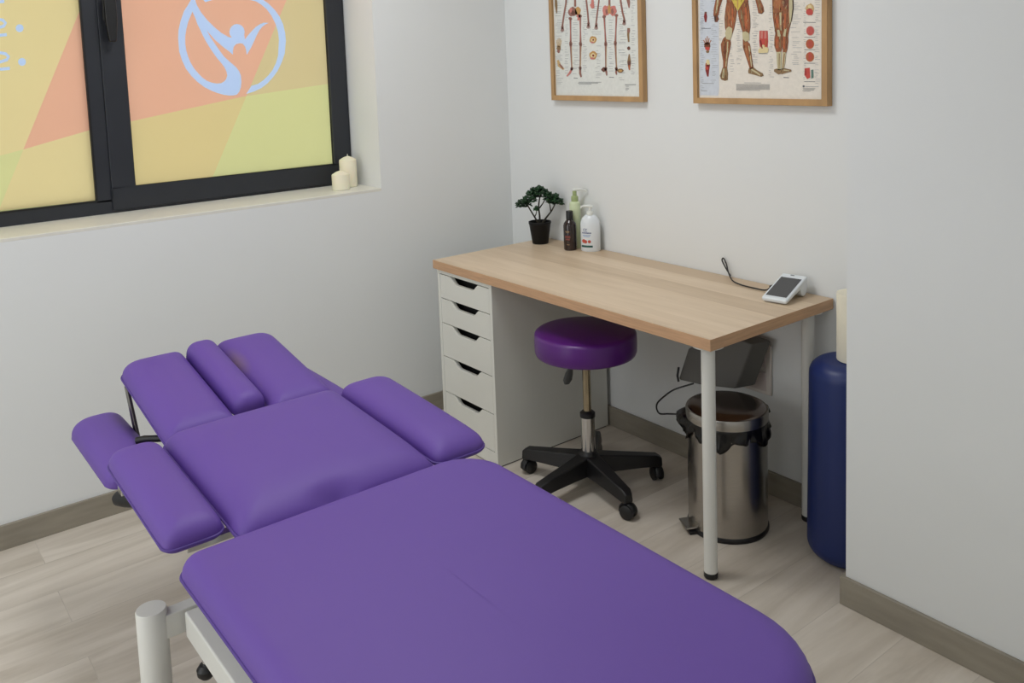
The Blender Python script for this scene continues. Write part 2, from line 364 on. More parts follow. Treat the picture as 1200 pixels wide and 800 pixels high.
# ------------------------------------------------------------------ window
WX = -.242
def ring_frame(x0, x1, y0, y1, z0, z1, wl, wr, wb, wt):
    mb = MB()
    mb.box((x0, y0, z0), (x1, y1, z0+wb)); mb.box((x0, y0, z1-wt), (x1, y1, z1))
    mb.box((x0, y0, z0+wb), (x1, y0+wl, z1-wt)); mb.box((x0, y1-wr, z0+wb), (x1, y1, z1-wt)); return mb
win = ring_frame(WX-.055, WX-.008, WY0, WY1, WZ0+.008, WZ1, .055, .012, .05, .05)
win.box((WX-.055, -1.705, WZ0+.05), (WX-.008, -1.640, WZ1-.05))
win = struct(win.build('window_1', M['black_frame'], bevel=.002))
win['label'] = 'dark anthracite window with coloured printed film over the glass'
ring_frame(WX-.03, WX, -1.651, -.682, 1.018, 2.225, .083, .075, .080, .075).build('opening_sash', M['black_frame'], win, bevel=.003)
gk = ring_frame(WX-.024, WX-.010, -1.571, -.754, 1.095, 2.153, .006, .004, .005, .005); gk.build('gasket', M['gasket'], win)
gk = ring_frame(WX-.020, WX-.006, -2.70, -1.700, 1.055, 2.20, .006, .006, .006, .006); gk.build('gasket', M['gasket'], win)
FX = WX-.020
def yz(px, py): p = at(px, py, 0, FX); return (p.y, p.z)
def C7(L): return [(200+x/4.8, y/4.8) for x, y in L]
def inside(p, poly):
    c = False; j = len(poly)-1
    for i in range(len(poly)):
        if (poly[i][1] > p[1]) != (poly[j][1] > p[1]) and p[0] < (poly[j][0]-poly[i][0])*(p[1]-poly[i][1])/(poly[j][1]-poly[i][1])+poly[i][0]: c = not c
        j = i
    return c
def printed_sheet(rect, marks, regions, extra):
    """one sheet of film: marks (light blue) are cut out of the colour fields so both pass the same daylight"""
    y0, z0, y1, z1 = rect; vs = [Vector(p) for p in ((y0, z0), (y1, z0), (y1, z1), (y0, z1))]; es = [(0, 1), (1, 2), (2, 3), (3, 0)]
    for poly in list(marks)+list(extra):
        o = len(vs); vs += [Vector(p) for p in poly]; k = len(poly)
        es += [(o+i, o+(i+1) % k) for i in range(k)]
    V, E_, F, *_ = delaunay_2d_cdt(vs, es, [], 0, 1e-6)
    field, mark = MB(), MB()
    for f in F:
        c = sum((V[i] for i in f), Vector((0, 0)))/len(f)
        if not (y0-1e-6 < c.x < y1+1e-6 and z0-1e-6 < c.y < z1+1e-6): continue
        tgt, mt = (mark, M['f_blue']) if any(inside(c, p) for p in marks) else (field, regions(c))
        tgt.add([(FX, V[i].x, V[i].y) for i in f], [tuple(range(len(f)))], mt)
    return field, mark
def side(p, a, b): return (b[0]-a[0])*(p[1]-a[1])-(b[1]-a[1])*(p[0]-a[0]) > 0
# right pane: two crossing colour edges
a, c, b = (-.929, 1.788), (-1.131, 1.407), (-1.276, 1.102); l1, l2 = (-1.567, 1.338), (-.745, 1.442)
dn = (b[0]+(b[0]-c[0])*.3, b[1]+(b[1]-c[1])*.3); up = (c[0]+(a[0]-c[0])*1.95, c[1]+(a[1]-c[1])*1.95)
def reg1(p):
    if side(p, dn, up): return M['f_peach'] if side(p, l1, c) else M['f_sand']
    return M['f_tan'] if side(p, c, l2) else M['f_lime']
logo = []
logo.append(C7([(118,-8),(96,30),(75,62),(55,120),(44,170),(42,215),(48,290),(64,340),(85,385),(115,425),(150,460),(190,490),(225,508),(260,522),(300,533),(330,537),(355,536),(372,532),(386,515),(395,490),(398,460),(395,425),(385,400),(368,378),(345,358),(322,338),(300,318),(278,288),(258,260),(238,230),(222,205),(203,172),
   (250,225),(300,268),(330,290),(350,308),(350,285),(355,262),(368,248),(388,243),(405,245),(418,262),(424,280),(428,308),(442,285),(455,262),(470,230),(484,198),(498,172),(515,150),(535,136),(551,129),(525,127),(500,137),(478,152),(455,176),(432,202),(418,222),
   (414,198),(416,178),(412,160),(402,146),(388,138),(373,135),(357,138),(344,147),(335,160),(330,178),(333,196),(344,212),(325,208),(285,185),(245,152),(205,112),(170,68),(148,30),(135,-8)]))
hole = C7([(122,65),(140,105),(150,135),(165,165),(180,198),(200,235),(220,268),(240,298),(262,328),(285,355),(302,378),(314,402),(318,425),(312,445),(300,458),(285,467),(260,470),(232,465),(205,455),(178,436),(155,412),(132,385),(112,352),(98,318),(88,285),(82,245),(82,205),(88,165),(98,125),(110,95)])
logo.append(C7([(425,528),(470,514),(510,495),(545,468),(575,435),(602,398),(625,350),(642,300),(648,230),(644,185),(632,135),(612,92),(585,55),(550,20),(510,-8),(450,-30),(370,-44),(300,-42),(235,-28),(175,-8),(195,12),(240,-2),(300,-12),(370,-8),(430,-4),(480,8),(510,26),(540,52),(568,90),(590,135),(604,180),(609,225),(604,312),(592,355),(572,395),(548,425),(520,452),(490,472),(455,482),(438,508)]))
tow = lambda P: [yz(*p) for p in P]
logo = [tow(P) for P in logo]; hole = tow(hole)
fld, mk = printed_sheet((-1.568, 1.097, -.756, 2.15), logo, reg1, [hole, [dn, c, up], [l1, c, l2, c]])
# cut the hole of the ring back out: those faces take the field colour
def rehole(fld, mk, hole, reg):
    keep = MB()
    for f, mi_ in zip(mk.f, mk.m):
        P_ = [mk.v[i] for i in f]; cc = (sum(p[1] for p in P_)/len(P_), sum(p[2] for p in P_)/len(P_))
        (fld if inside(cc, hole) else keep).add(P_, [tuple(range(len(P_)))], reg(cc) if inside(cc, hole) else M['f_blue'])
    return keep
mk = rehole(fld, mk, hole, reg1)
o = fld.build('window_film', None, win, smooth=False); o['label'] = 'peach, tan and lime printed film on the right pane'
o = mk.build('logo_print', None, win, smooth=False); o['label'] = 'light blue ring logo with a leaping figure'
t_, c2, d_ = (-1.707, 1.743), (-1.927, 1.266), (-2.004, 1.087); e1, e2 = (-1.995, 1.252), (-1.698, 1.319)
dn2 = (d_[0]-.01, d_[1]-.022); up2 = (t_[0]+(t_[0]-c2[0])*.9, t_[1]+(t_[1]-c2[1])*.9); far = (c2[0]-(e2[0]-c2[0])*3.2, c2[1]-(c2[1]-e1[1])/(c2[0]-e1[0])*(e2[0]-c2[0])*3.2)
def reg2(p):
    if side(p, dn2, up2): return M['f_yel'] if side(p, far, c2) else M['f_lime']
    return M['f_peach'] if side(p, c2, e2) else M['f_yel']
# lettering read from behind: an s and a round bullet on each line
marks = []
def stroke_poly(pts, wd):
    L_, R_ = [], []
    for i, (x, y) in enumerate(pts):
        a_ = pts[max(0, i-1)]; b_ = pts[min(len(pts)-1, i+1)]; d = math.hypot(b_[0]-a_[0], b_[1]-a_[1]) or 1; nx, ny = -(b_[1]-a_[1])/d, (b_[0]-a_[0])/d
        L_.append((x+nx*wd/2, y+ny*wd/2)); R_.append((x-nx*wd/2, y-ny*wd/2))
    return L_+R_[::-1]
for dx, dy in ((-3, -39), (0, 0), (3.5, 39.5)):
    s_ = [(-13,28),(-9,23.5),(-3,22.3),(3,23.5),(6.5,27),(4.5,30.5),(-1,32.3),(-7,34.5),(-10.5,37.5),(-8,40.8),(-2,41.5),(8,40.5)]
    marks.append(tow(stroke_poly([(x+dx, y+dy) for x, y in s_], 3.6)))
    marks.append(tow([(23+dx*.8+4.6*math.cos(q*PI/10), 33+dy+4.6*math.sin(q*PI/10)) for q in range(20)]))
fld, mk = printed_sheet((-2.695, 1.060, -1.703, 2.195), marks, reg2, [[dn2, c2, up2], [far, c2, e2, c2]])
o = fld.build('window_film', None, win, smooth=False); o['label'] = 'yellow, peach and lime printed film on the left pane'
o = mk.build('lettering', None, win, smooth=False); o['label'] = 'light blue reversed letters with round bullets'
MB().box((WX-.046, -1.60, 1.07), (WX-.042, -.72, 2.18)).build('glass_pane', M['glass'], win, smooth=False)
MB().box((WX-.046, -2.72, 1.04), (WX-.042, -1.68, 2.22)).build('glass_pane', M['glass'], win, smooth=False)
def stroke(mb, pts, wd, mat, f3, vec):
    for i in range(len(pts)-1):
        (x0, y0), (x1, y1) = pts[i], pts[i+1]; d = math.hypot(x1-x0, y1-y0) or 1; nx, ny = -(y1-y0)/d*wd/2, (x1-x0)/d*wd/2; ex, ey = (x1-x0)/d*wd*.2, (y1-y0)/d*wd*.2
        mb.prism([f3(x0+nx-ex, y0+ny-ey), f3(x1+nx+ex, y1+ny+ey), f3(x1-nx+ex, y1-ny+ey), f3(x0-nx-ex, y0-ny-ey)], vec, mat)
# handle
hd = MB(); hy = -1.617
hd.box((WX-.001, hy-.018, 1.705), (WX+.012, hy+.018, 1.84)); h_ = hd.build('handle_plate', M['black'], win, bevel=.004)
hd = MB(); hd.box((WX+.010, hy-.014, 1.755), (WX+.050, hy+.014, 1.795)); hd.prism([(WX+.030, hy-.020, 1.80), (WX+.030, hy+.020, 1.80), (WX+.030, hy+.020, 1.70), (WX+.030, hy+.012, 1.63), (WX+.030, hy-.012, 1.63), (WX+.030, hy-.020, 1.70)], (.022, 0, 0))
hd.build('handle', M['black'], win, bevel=.005)

# ================================================================== TREATMENT COUCH
couch = thing('treatment_couch', 'purple padded treatment couch with face slot headrest, arm pads and white steel base', 'treatment couch', (1.6, -1.66, 0))
def pad(name, args, mat=None, piping=True, label=None, **kw):
    mb, path = cushion(*args, **kw); o = mb.build(name, mat or M['vinyl'], couch, angle=60)
    if label: o['label'] = label
    if piping: MB().tube(path, .0032, n=8, closed=True).build('piping', M['piping'], o)
    return o
def tilt(px, pz, ang):   # raise towards the head about a line across the couch
    return Matrix.Translation((px, 0, pz)) @ Matrix.Rotation(ang, 4, 'Y') @ Matrix.Translation((-px, 0, -pz))
pad('body_cushion', (1.538, 2.52, -2.010, -1.313, .630, .062), rad=[.16, .105, .04, .15], re=.045, dome=.010)
def dip(x, y):
    return -.055*math.exp(-(((x-1.532)/.026)**2+((y+1.668)/.030)**2)) - .014*max(0, (x-1.38)/.15)**2
T1 = tilt(1.55, .62, math.radians(3.0))
pad('back_cushion', (1.02, 1.536, -1.882, -1.418, .645, .068), rad=.03, re=.10, dome=.010, fn=dip, xf=T1)
bend = lambda x, y: -.014*max(0, (x-1.42)/.13)**2
pad('arm_pad', (1.03, 1.484, -2.012, -1.889, .632, .056), rad=[.03, .04, .035, .025], re=.056, dome=.004, fn=bend, xf=T1)
pad('arm_pad', (1.02, 1.522, -1.410, -1.258, .632, .056), rad=[.04, .05, .03, .03], re=.065, dome=.004, fn=bend, xf=T1)
T2 = tilt(1.01, .632, math.radians(9.3))
pad('headrest_pad', (.545, 1.005, -1.860, -1.678, .640, .062), rad=[.015, .02, .05, .02], re=.07, dome=.004, xf=T2)
pad('headrest_pad', (.545, 1.005, -1.583, -1.404, .640, .062), rad=[.02, .05, .02, .015], re=.07, dome=.004, xf=T2, mat=M['vinyl_stain'], label='headrest half with a faint yellowish stain')
pad('face_slot_pad', (.550, .965, -1.676, -1.585, .652, .060), rad=[.03, .03, .03, .03], re=.045, dome=.002, xf=T2, piping=False)
pad('lowered_arm_pad', (.47, .93, -1.990, -1.846, .552, .060), rad=[.04, .04, .06, .04], re=.072, dome=.004, piping=False)
pad('lowered_arm_pad', (.47, 1.0, -1.430, -1.276, .560, .060), rad=[.04, .06, .04, .04], re=.072, dome=.004, piping=False)
# steelwork under the cushions
fr = MB()
for y in (-1.96, -1.39): fr.box((1.62, y-.02, .515), (2.47, y+.02, .566))
for x in (1.64, 2.05, 2.45): fr.box((x-.02, -1.94, .52), (x+.02, -1.41, .56))
fr.build('top_frame', M['whitemetal'], couch, bevel=.003)
fr = MB()
for y in (-1.84, -1.47): fr.box((1.06, y-.015, .545), (1.62, y+.015, .570))
fr.box((1.425, -1.960, .556), (1.447, -1.28, .572)); fr.box((1.08, -2.00, .560), (1.11, -1.29, .578))
fr.build('back_frame', M['chrome'], couch, bevel=.002)
fr = MB(); HX = T2
for y in (-1.80, -1.50): MB().box((.60, y-.012, .556), (1.06, y+.012, .577), None, HX).build('head_rail', M['chrome'], couch, bevel=.002)
for y in (-1.852, -1.43):
    MB().prism([(.572, y, .632), (.602, y, .628), (.686, y, .495), (.655, y, .482)], (0, .008, 0)).build('arm_hanger', M['darksteel'], couch, bevel=.001)
for y, s in ((-1.93, 1), (-1.38, -1)):
    MB().box((.60, y-.012, .476), (1.10, y+.012, .496)).build('arm_bracket', M['chrome'], couch, bevel=.002)
MB().tube([(.80, -1.885, .556), (.812, -1.868, .560), (.835, -1.84, .560), (.86, -1.81, .562)], .009, n=10).build('release_lever', M['black'], couch)
k = MB(); k.tube([(.965, -1.982, .495), (.975, -1.978, .497), (1.00, -1.965, .503), (1.035, -1.955, .510), (1.07, -1.945, .518)], [.010, .017, .021, .019, .012], n=18)
k.build('clamp_knob', M['gasket'], couch)
MB().tube([(1.07, -1.945, .518), (1.12, -1.93, .545)], .009, n=10).build('knob_rod', M['black'], couch)
MB().box((1.52, -1.93, .545), (1.60, -1.88, .562)).build('hinge_bracket', M['whitemetal'], couch, bevel=.003)
MB().box((1.52, -1.42, .545), (1.60, -1.37, .562)).build('hinge_bracket', M['whitemetal'], couch, bevel=.003)
# base
PZ = .35
MB().box((1.300, -1.935, PZ-.06), (2.42, -1.892, PZ)).build('base_rail', M['whitemetal'], couch, bevel=.005)
MB().box((1.300, -1.438, PZ-.06), (2.42, -1.395, PZ)).build('base_rail', M['whitemetal'], couch, bevel=.005)
MB().box((1.70, -1.90, PZ-.06), (1.75, -1.43, PZ-.01)).build('cross_rail', M['whitemetal'], couch, bevel=.004)
MB().box((2.15, -1.90, PZ-.06), (2.20, -1.43, PZ-.01)).build('cross_rail', M['whitemetal'], couch, bevel=.004)
for x in (1.262, 2.38):
    for y, sgn in ((-1.993, 1), (-1.337, -1)):
        yr = -1.892 if sgn > 0 else -1.438
        o = MB().lathe([(.0, .02), (.031, .02), (.032, .022), (.032, PZ+.010), (.0305, PZ+.013), (0, PZ+.014)], (x, y, 0), n=40).build('leg', M['whitemetal'], couch)
        MB().lathe([(0, 0), (.034, 0), (.034, .014), (.026, .022), (0, .022)], (x, y, 0), n=32).build('rubber_foot', M['black'], o)
        ya, yb = sorted((y, yr))
        MB().box((x-.012, ya, PZ-.058), (x+.022, yb, PZ-.004)).build('outrigger', M['whitemetal'], couch, bevel=.003)
for y in (-1.78, -1.55):
    MB().tube([(1.75, y, PZ-.04), (2.1, y, .54)], .018, n=14).build('lift_arm', M['whitemetal'], couch)
    MB().tube([(2.17, y+.03, PZ-.04), (1.8, y+.03, .54)], .018, n=14).build('lift_arm', M['whitemetal'], couch)
for y in (-1.913, -1.417):
    cs = MB(); cs.lathe([(0, .245), (.007, .245), (.007, PZ-.058), (0, PZ-.058)], (1.352, y, 0), n=16); c_ = cs.build('knob_stem', M['chrome'], couch)
    MB().lathe([(0, .215), (.012, .216), (.019, .224), (.020, .236), (.013, .246), (0, .247)], (1.352, y, 0), n=24).build('locking_knob', M['black'], c_)
    MB().lathe([(0, .268), (.006, .268), (.008, .275), (.008, PZ-.058), (0, PZ-.058)], (1.315, y, 0), n=16).build('bolt', M['whitemetal'], couch)

# ================================================================== DESK AND CABINET
DX0, DX1, DY0, DY1, DZ = .246, 1.648, -.596, -.004, .734
desk = thing('desk', 'long desk with pale oak top on white round legs below the wall charts', 'desk', ((DX0+DX1)/2, (DY0+DY1)/2, 0))
tp = MB().box((DX0, DY0, DZ-.034), (DX1, DY1, DZ)); tp.m = [0]*6
tp.mats = [M['desk'], M['deskedge']]; tp.m = [1, 0, 1, 1, 1, 1]
tp.build('tabletop', None, desk, bevel=.0012)
for y in (DY0+.055, DY1-.055):
    x = DX1-.055
    o = MB().lathe([(0, .018), (.0195, .018), (.020, .7), (0, .7)], (x, y, 0), n=32).build('leg', M['whitemetal'], desk)
    MB().lathe([(0, 0), (.018, 0), (.0205, .004), (.0205, .016), (.019, .019), (0, .019)], (x, y, 0), n=32).build('foot_cap', M['black'], o)
    MB().lathe([(0, .692), (.045, .692), (.045, .6995), (0, .6995)], (x, y, 0), n=32).build('mounting_plate', M['whitemetal'], o)
AX0, AX1, AY0, AY1 = .268, .628, -.590, -.022
cab = thing('drawer_unit', 'narrow white five-drawer unit under the left end of the desk', 'drawer unit', ((AX0+AX1)/2, (AY0+AY1)/2, 0))
mb = MB(); AZ = .699
mb.box((AX0, AY0, .004), (AX0+.016, AY1, AZ)); mb.box((AX1-.016, AY0, .004), (AX1, AY1, AZ))
mb.box((AX0+.016, AY0, AZ-.014), (AX1-.016, AY1, AZ)); mb.box((AX0+.016, AY1-.01, .02), (AX1-.016, AY1, AZ-.014)); mb.box((AX0+.016, AY0+.02, .02), (AX1-.016, AY1-.01, .036))
mb.build('carcass', M['white'], cab, bevel=.0012)
MB().box((AX0+.0165, AY0+.001, .004), (AX1-.0165, AY0+.017, .0545)).build('kick_panel', M['white'], cab, bevel=.0008)
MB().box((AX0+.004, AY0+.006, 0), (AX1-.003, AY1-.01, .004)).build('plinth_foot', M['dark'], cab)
zs = [.6835, .5860, .4860, .3500, .2040, .0560]
for i in range(5):
    zt, zb = zs[i]-.0015, zs[i+1]+.0015; x0, x1 = AX0+.018, AX1-.018; xc = (x0+x1)/2
    prof = [(x0, zb), (x1, zb), (x1, zt), (xc+.092, zt)]
    prof += [(xc+.092-.042*t, zt-.027*(math.sin(t*PI/2)**1.3)) for t in (.2, .4, .6, .8, 1)]
    prof += [(xc-.092+.042*t, zt-.027*(math.sin(t*PI/2)**1.3)) for t in (1, .8, .6, .4, .2)] + [(xc-.092, zt), (x0, zt)]
    d = MB().prism([(p[0], AY0+.001, p[1]) for p in prof], (0, .016, 0))
    dr = d.build('drawer', M['white'], cab, bevel=.0008)
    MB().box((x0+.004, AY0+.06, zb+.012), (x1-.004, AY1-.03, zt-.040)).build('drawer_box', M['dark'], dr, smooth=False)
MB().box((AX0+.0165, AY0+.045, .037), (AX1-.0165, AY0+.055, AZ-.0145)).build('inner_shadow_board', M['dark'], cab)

# ================================================================== STOOL
SX, SY = .955, -.43
st = thing('rolling_stool', 'round purple swivel stool on black five-star caster base under the desk', 'stool', (SX, SY, 0))
sr = .178
MB().lathe([(0, .462), (sr-.012, .462), (sr-.004, .465), (sr, .474), (sr+.001, .500), (sr, .534), (sr-.002, .539), (sr-.007, .5435), (sr-.02, .546), (sr*.5, .550), (0, .551)], (SX, SY, .024), n=72).build('seat', M['stool'], st, angle=50)
MB().lathe([(0, .448), (.075, .448), (.085, .463), (0, .463)], (SX, SY, .024), n=32).build('seat_plate', M['black'], st)
MB().lathe([(0, .27), (.0145, .27), (.0145, .474), (0, .474)], (SX, SY, 0), n=28).build('gas_piston', M['piston'], st)
MB().lathe([(0, .085), (.0245, .085), (.0245, .262), (0, .262)], (SX, SY, 0), n=32).build('column', M['chrome'], st)
MB().lathe([(0, .258), (.027, .258), (.027, .272), (.018, .280), (0, .280)], (SX, SY, 0), n=32).build('column_collar', M['black'], st)
lv = MB().tube([(SX-.03, SY-.01, .479), (SX-.05, SY-.016, .454), (SX-.06, SY-.02, .424)], .0045, n=10); lv_ = lv.build('height_lever', M['black'], st)
MB().tube([(SX-.0575, SY-.019, 0.434), (SX-.062, SY-.02, 0.419), (SX-.068, SY-.022, 0.399), (SX-.074, SY-.024, 0.376), (SX-.077, SY-.025, 0.362)], [.008, .012, .018, .020, .012], n=14, flat=.5).build('lever_paddle', M['greyrubber'], lv_)
hub = MB().lathe([(0, .062), (.040, .062), (.044, .075), (.044, .105), (.034, .125), (.028, .135), (0, .135)], (SX, SY, 0), n=32); hub.build('hub', M['black'], st)
for ang in (-13, 59, 131, 203, 275):
    a = math.radians(ang); X = Matrix.Translation((SX, SY, 0)) @ Matrix.Rotation(a, 4, 'Z')
    am = MB(); secs = [(.02, .036, .058, .124), (.10, .031, .060, .114), (.19, .026, .060, .104), (.245, .023, .058, .098), (.264, .016, .056, .086)]
    vs = []; fs = []
    for x, hw, z0, z1 in secs: vs += [(x, -hw, z0), (x, hw, z0), (x, hw*.75, z1), (x, -hw*.75, z1)]
    for i in range(len(secs)-1):
        for j in range(4): k = (j+1) % 4; fs.append((i*4+j, i*4+k, (i+1)*4+k, (i+1)*4+j))
    fs += [(0, 3, 2, 1), tuple((len(secs)-1)*4+j for j in range(4))]
    am.add(vs, fs, None, X); arm_ = am.build('base_arm', M['black'], st, bevel=.005, angle=50)
    W = X @ Matrix.Translation((.248, 0, 0)) @ Matrix.Rotation(math.radians(40+ang), 4, 'Z')
    cs = MB(); cs.lathe([(0, .03), (.006, .03), (.006, .07), (0, .07)], (0, 0, 0), n=12, xf=W)
    cs.tube([(-.022, 0, .022), (-.020, 0, .038), (-.008, 0, .051), (.008, 0, .053), (.022, 0, .046), (.030, 0, .030)], .014, n=10, xf=W, flat=.4)
    c_ = cs.build('caster_hood', M['black'], arm_)
    for s in (-1, 1):
        wl = MB(); wl.lathe([(0, -.007), (.020, -.007), (.025, -.004), (.025, .004), (.020, .007), (0, .007)], n=24, xf=W @ Matrix.Translation((.006, s*.013, .025)) @ Matrix.Rotation(PI/2, 4, 'X'))
        wl.build('caster_wheel', M['black'], c_)

# ================================================================== PEDAL BIN
BX, BY, BR, BHt = 1.437, -.268, .125, .40
DB = .043
pb = thing('pedal_bin', 'brushed steel pedal bin with black bag behind the front desk leg', 'bin', (BX, BY, 0))
MB().lathe([(0, .012), (BR, .012), (BR, .310+DB), (BR-.004, .312+DB), (BR-.004, .30+DB), (BR-.006, .02), (0, .02)], (BX, BY, 0), n=72).build('body', M['steel'], pb)
MB().lathe([(0, 0), (BR+.002, 0), (BR+.004, .004), (BR+.004, .010), (BR+.001, .016), (0, .016)], (BX, BY, 0), n=64).build('base_ring', M['black'], pb)
# bag: ruffled skirt over the rim
vs = []; fs = []; n = 96; rows = 7
for k in range(rows):
    for i in range(n):
        a = 2*PI*i/n; t = k/(rows-1)
        lob = math.exp(-((math.atan2(math.sin(a-math.radians(200)), math.cos(a-math.radians(200))))/.42)**2)
        r = BR+.003+.006*math.sin(a*13+k*.5)*t+.004*math.sin(a*29+1.3)*t+.004*t+lob*.042*math.sin(min(1, t*1.15)*PI)
        z = .322+DB-t*(.052+.012*math.sin(a*5+.6)+.009*math.sin(a*11)+lob*.020)
        vs.append((BX+r*math.cos(a), BY+r*math.sin(a), z))
for k in range(rows-1):
    for i in range(n): j = (i+1) % n; fs.append((k*n+i, k*n+j, (k+1)*n+j, (k+1)*n+i))
o = MB().add(vs, fs).build('bin_bag', M['bag'], pb, angle=180); so = o.modifiers.new('s', 'SOLIDIFY'); so.thickness = .0015
MB().lathe([(0, .318), (BR-.003, .318), (BR+.004, .319), (BR+.0045, .346), (BR+.002, .351), (0, .3515)], (BX, BY, DB), n=72).build('lid_rim', M['steel'], pb)
MB().lathe([(0, .3505), (BR-.003, .3515), (BR-.010, .357), (BR*.7, .361), (BR*.35, .363), (0, .3635)], (BX, BY, DB), n=72).build('lid', M['lid'], pb)
# pedal, pointing out to the front left
pa = math.radians(243); PXF = Matrix.Translation((BX, BY, 0)) @ Matrix.Rotation(pa, 4, 'Z')
MB().box((BR-.02, -.034, .016), (BR+.030, .034, .022), None, PXF).build('pedal', M['steel'], pb, bevel=.002)
MB().box((BR-.01, -.038, .0), (BR+.020, .038, .012), None, PXF).build('pedal_base', M['black'], pb, bevel=.002)
MB().tube([(-BR-.004, -.03, .33+DB), (-BR-.012, 0, .335+DB), (-BR-.004, .03, .33+DB)], .006, n=10, xf=PXF).build('lid_hinge', M['black'], pb)

# ================================================================== DARK BOX LEANING BEHIND THE BIN, with cables
lb = thing('equipment_box', 'dark grey plastic equipment box tilted between the bin lid and the wall', 'box', (1.33, -.10, .36))
def eb(px, py, y): return at(px, py, 1, y)
face = [eb(819,440,-.165), eb(828,412,-.10), eb(864,400,-.075), eb(893,411,-.065), eb(879,463,-.12), eb(842,450,-.145)]
face = [(1.140,-.165,.372),(1.150,-.120,.480),(1.282,-.100,.560),(1.398,-.085,.545),(1.352,-.115,.385),(1.240,-.150,.375)]
back = [Vector(p)+Vector((.040, .055, .010)) for p in face]
mb = MB(); k = len(face); mb.add([Vector(p) for p in face]+back, [tuple(range(k)), tuple(range(k, 2*k))[::-1]]+[(i, (i+1) % k, k+(i+1) % k, k+i) for i in range(k)])
mb.build('housing', M['greyplastic'], lb, bevel=.006, angle=25)
MB().lathe([(0, 0), (.009, 0), (.009, .008), (.006, .012), (0, .012)], n=20, xf=Matrix.Translation((1.262, -.148, .402)) @ Matrix.Rotation(PI/2, 4, 'X')).build('socket', M['black'], lb)
MB().tube([(1.262, -.158, .402), (1.263, -.162, .385), (1.262, -.158, .370)], .004, n=8).build('plug', M['chrome'], lb)
MB().tube([(1.146, -.166, .42), (1.143, -.170, .39), (1.150, -.172, .37)], .004, n=8).build('strap', M['black'], lb)
cbl = MB()
cp = [(1.20, -.15, .372), (1.145, -.185, .345), (1.11, -.20, .315), (1.075, -.205, .275), (1.085, -.205, .245), (1.13, -.20, .255), (1.19, -.17, .262), (1.23, -.10, .25), (1.25, -.04, .24)]
def smoothpath(P, k=6):
    P = [Vector(p) for p in P]; out = []
    for i in range(len(P)-1):
        p0, p1, p2, p3 = P[max(0, i-1)], P[i], P[i+1], P[min(len(P)-1, i+2)]
        for j in range(k):
            t = j/k; out.append(.5*((2*p1)+(p2-p0)*t+(2*p0-5*p1+4*p2-p3)*t*t+(3*p1-p0-3*p2+p3)*t**3))
    return out+[P[-1]]
cbl.tube(smoothpath(cp), .0030, n=8); cbl.build('power_cable', M['black'], lb)

# wall outlet
ol = thing('wall_outlet', 'off-white double socket plate on the wall under the desk', 'wall outlet', (1.35, 0, .437))
MB().box((1.265, -.012, .350), (1.418, -.0005, .525)).build('plate', M['outlet'], ol, bevel=.004)
MB().box((1.283, -.016, .445), (1.400, -.011, .512)).build('socket', M['outlet_in'], ol, bevel=.003)
MB().box((1.283, -.016, .363), (1.400, -.011, .430)).build('socket', M['outlet_in'], ol, bevel=.003)

# ================================================================== BOLSTER AND PAPER ROLL
QX, QY, QR, QH = 1.787, -.140, .1195, .603
pr = []
for i in range(9): a = -PI/2+PI/2*i/8; pr.append((QR-.045+.045*math.cos(a), .045+.045*math.sin(a)))
for i in range(9): a = PI/2*i/8; pr.append((QR-.006-.045+.045*math.cos(a), QH-.045+.045*math.sin(a)))
pr = [(0, 0)]+pr+[(0, QH+.002)]
bo = MB().lathe(pr, (QX, QY, 0), n=64).build('bolster', M['blue'], None, angle=50)
tag(bo, 'dark blue vinyl bolster standing upright in the recess beside the desk', 'bolster')
rl = thing('paper_roll', 'cream couch paper roll standing on the blue bolster', 'paper roll', (1.800, -.135, QH+.002))
RXF = Matrix.Translation((1.800, -.135, QH+.003)) @ Matrix.Rotation(math.radians(0), 4, 'Y')
MB().lathe([(.018, 0), (.049, 0), (.050, .003), (.0495, .1), (.050, .197), (.049, .2), (.018, .2), (.018, 0)], n=48, xf=RXF).build('paper', M['paper'], rl)
MB().lathe([(.016, .001), (.018, .001), (.018, .199), (.016, .199), (.016, .001)], n=32, xf=RXF).build('cardboard_core', M['ink_tan'], rl)

# ================================================================== THINGS ON THE DESK
# plant
PXc, PYc = .318, -.097
pl_ = thing('potted_plant', 'small dark green bonsai-like plant in black pot at the left back of the desk', 'plant', (PXc, PYc, DZ))
MB().lathe([(0, 0), (.032, 0), (.034, .002), (.046, .084), (.048, .086), (.048, .094), (.044, .094), (.042, .080), (0, .080)], (PXc, PYc, DZ), n=40).build('pot', M['potblack'], pl_)
MB().lathe([(0, .079), (.0425, .080), (0, .086)], (PXc, PYc, DZ), n=24).build('soil', M['soil'], pl_)
tips = []
U2 = Vector((_R.x, _R.y, 0)).normalized(); V2 = Vector((-U2.y, U2.x, 0))
def P3(u, v, z): return Vector((PXc, PYc, DZ))+U2*u+V2*v+Vector((0, 0, z))
stems = [([P3(-.004, 0, .08), P3(-.02, .005, .11), P3(-.04, .01, .145), P3(-.055, .015, .175)], .0042),
         ([P3(0, .002, .08), P3(.0, 0, .12), P3(-.003, -.005, .16), P3(.005, -.005, .205)], .0045),
         ([P3(.006, 0, .08), P3(.028, -.005, .11), P3(.052, -.008, .14), P3(.070, -.01, .175)], .0042),
         ([P3(.048, -.008, .135), P3(.046, 0, .155), P3(.042, .01, .18)], .003), ([P3(0, 0, .15), P3(.018, .02, .17), P3(.03, .03, .19)], .003),
         ([P3(-.022, .005, .112), P3(-.015, -.02, .13), P3(-.012, -.03, .15)], .0028)]
for pts, r in stems: MB().tube(smoothpath(pts, 4), [r*(1-.4*i/(4*(len(pts)-1))) for i in range(4*(len(pts)-1)+1)], n=8).build('stem', M['bark'], pl_)
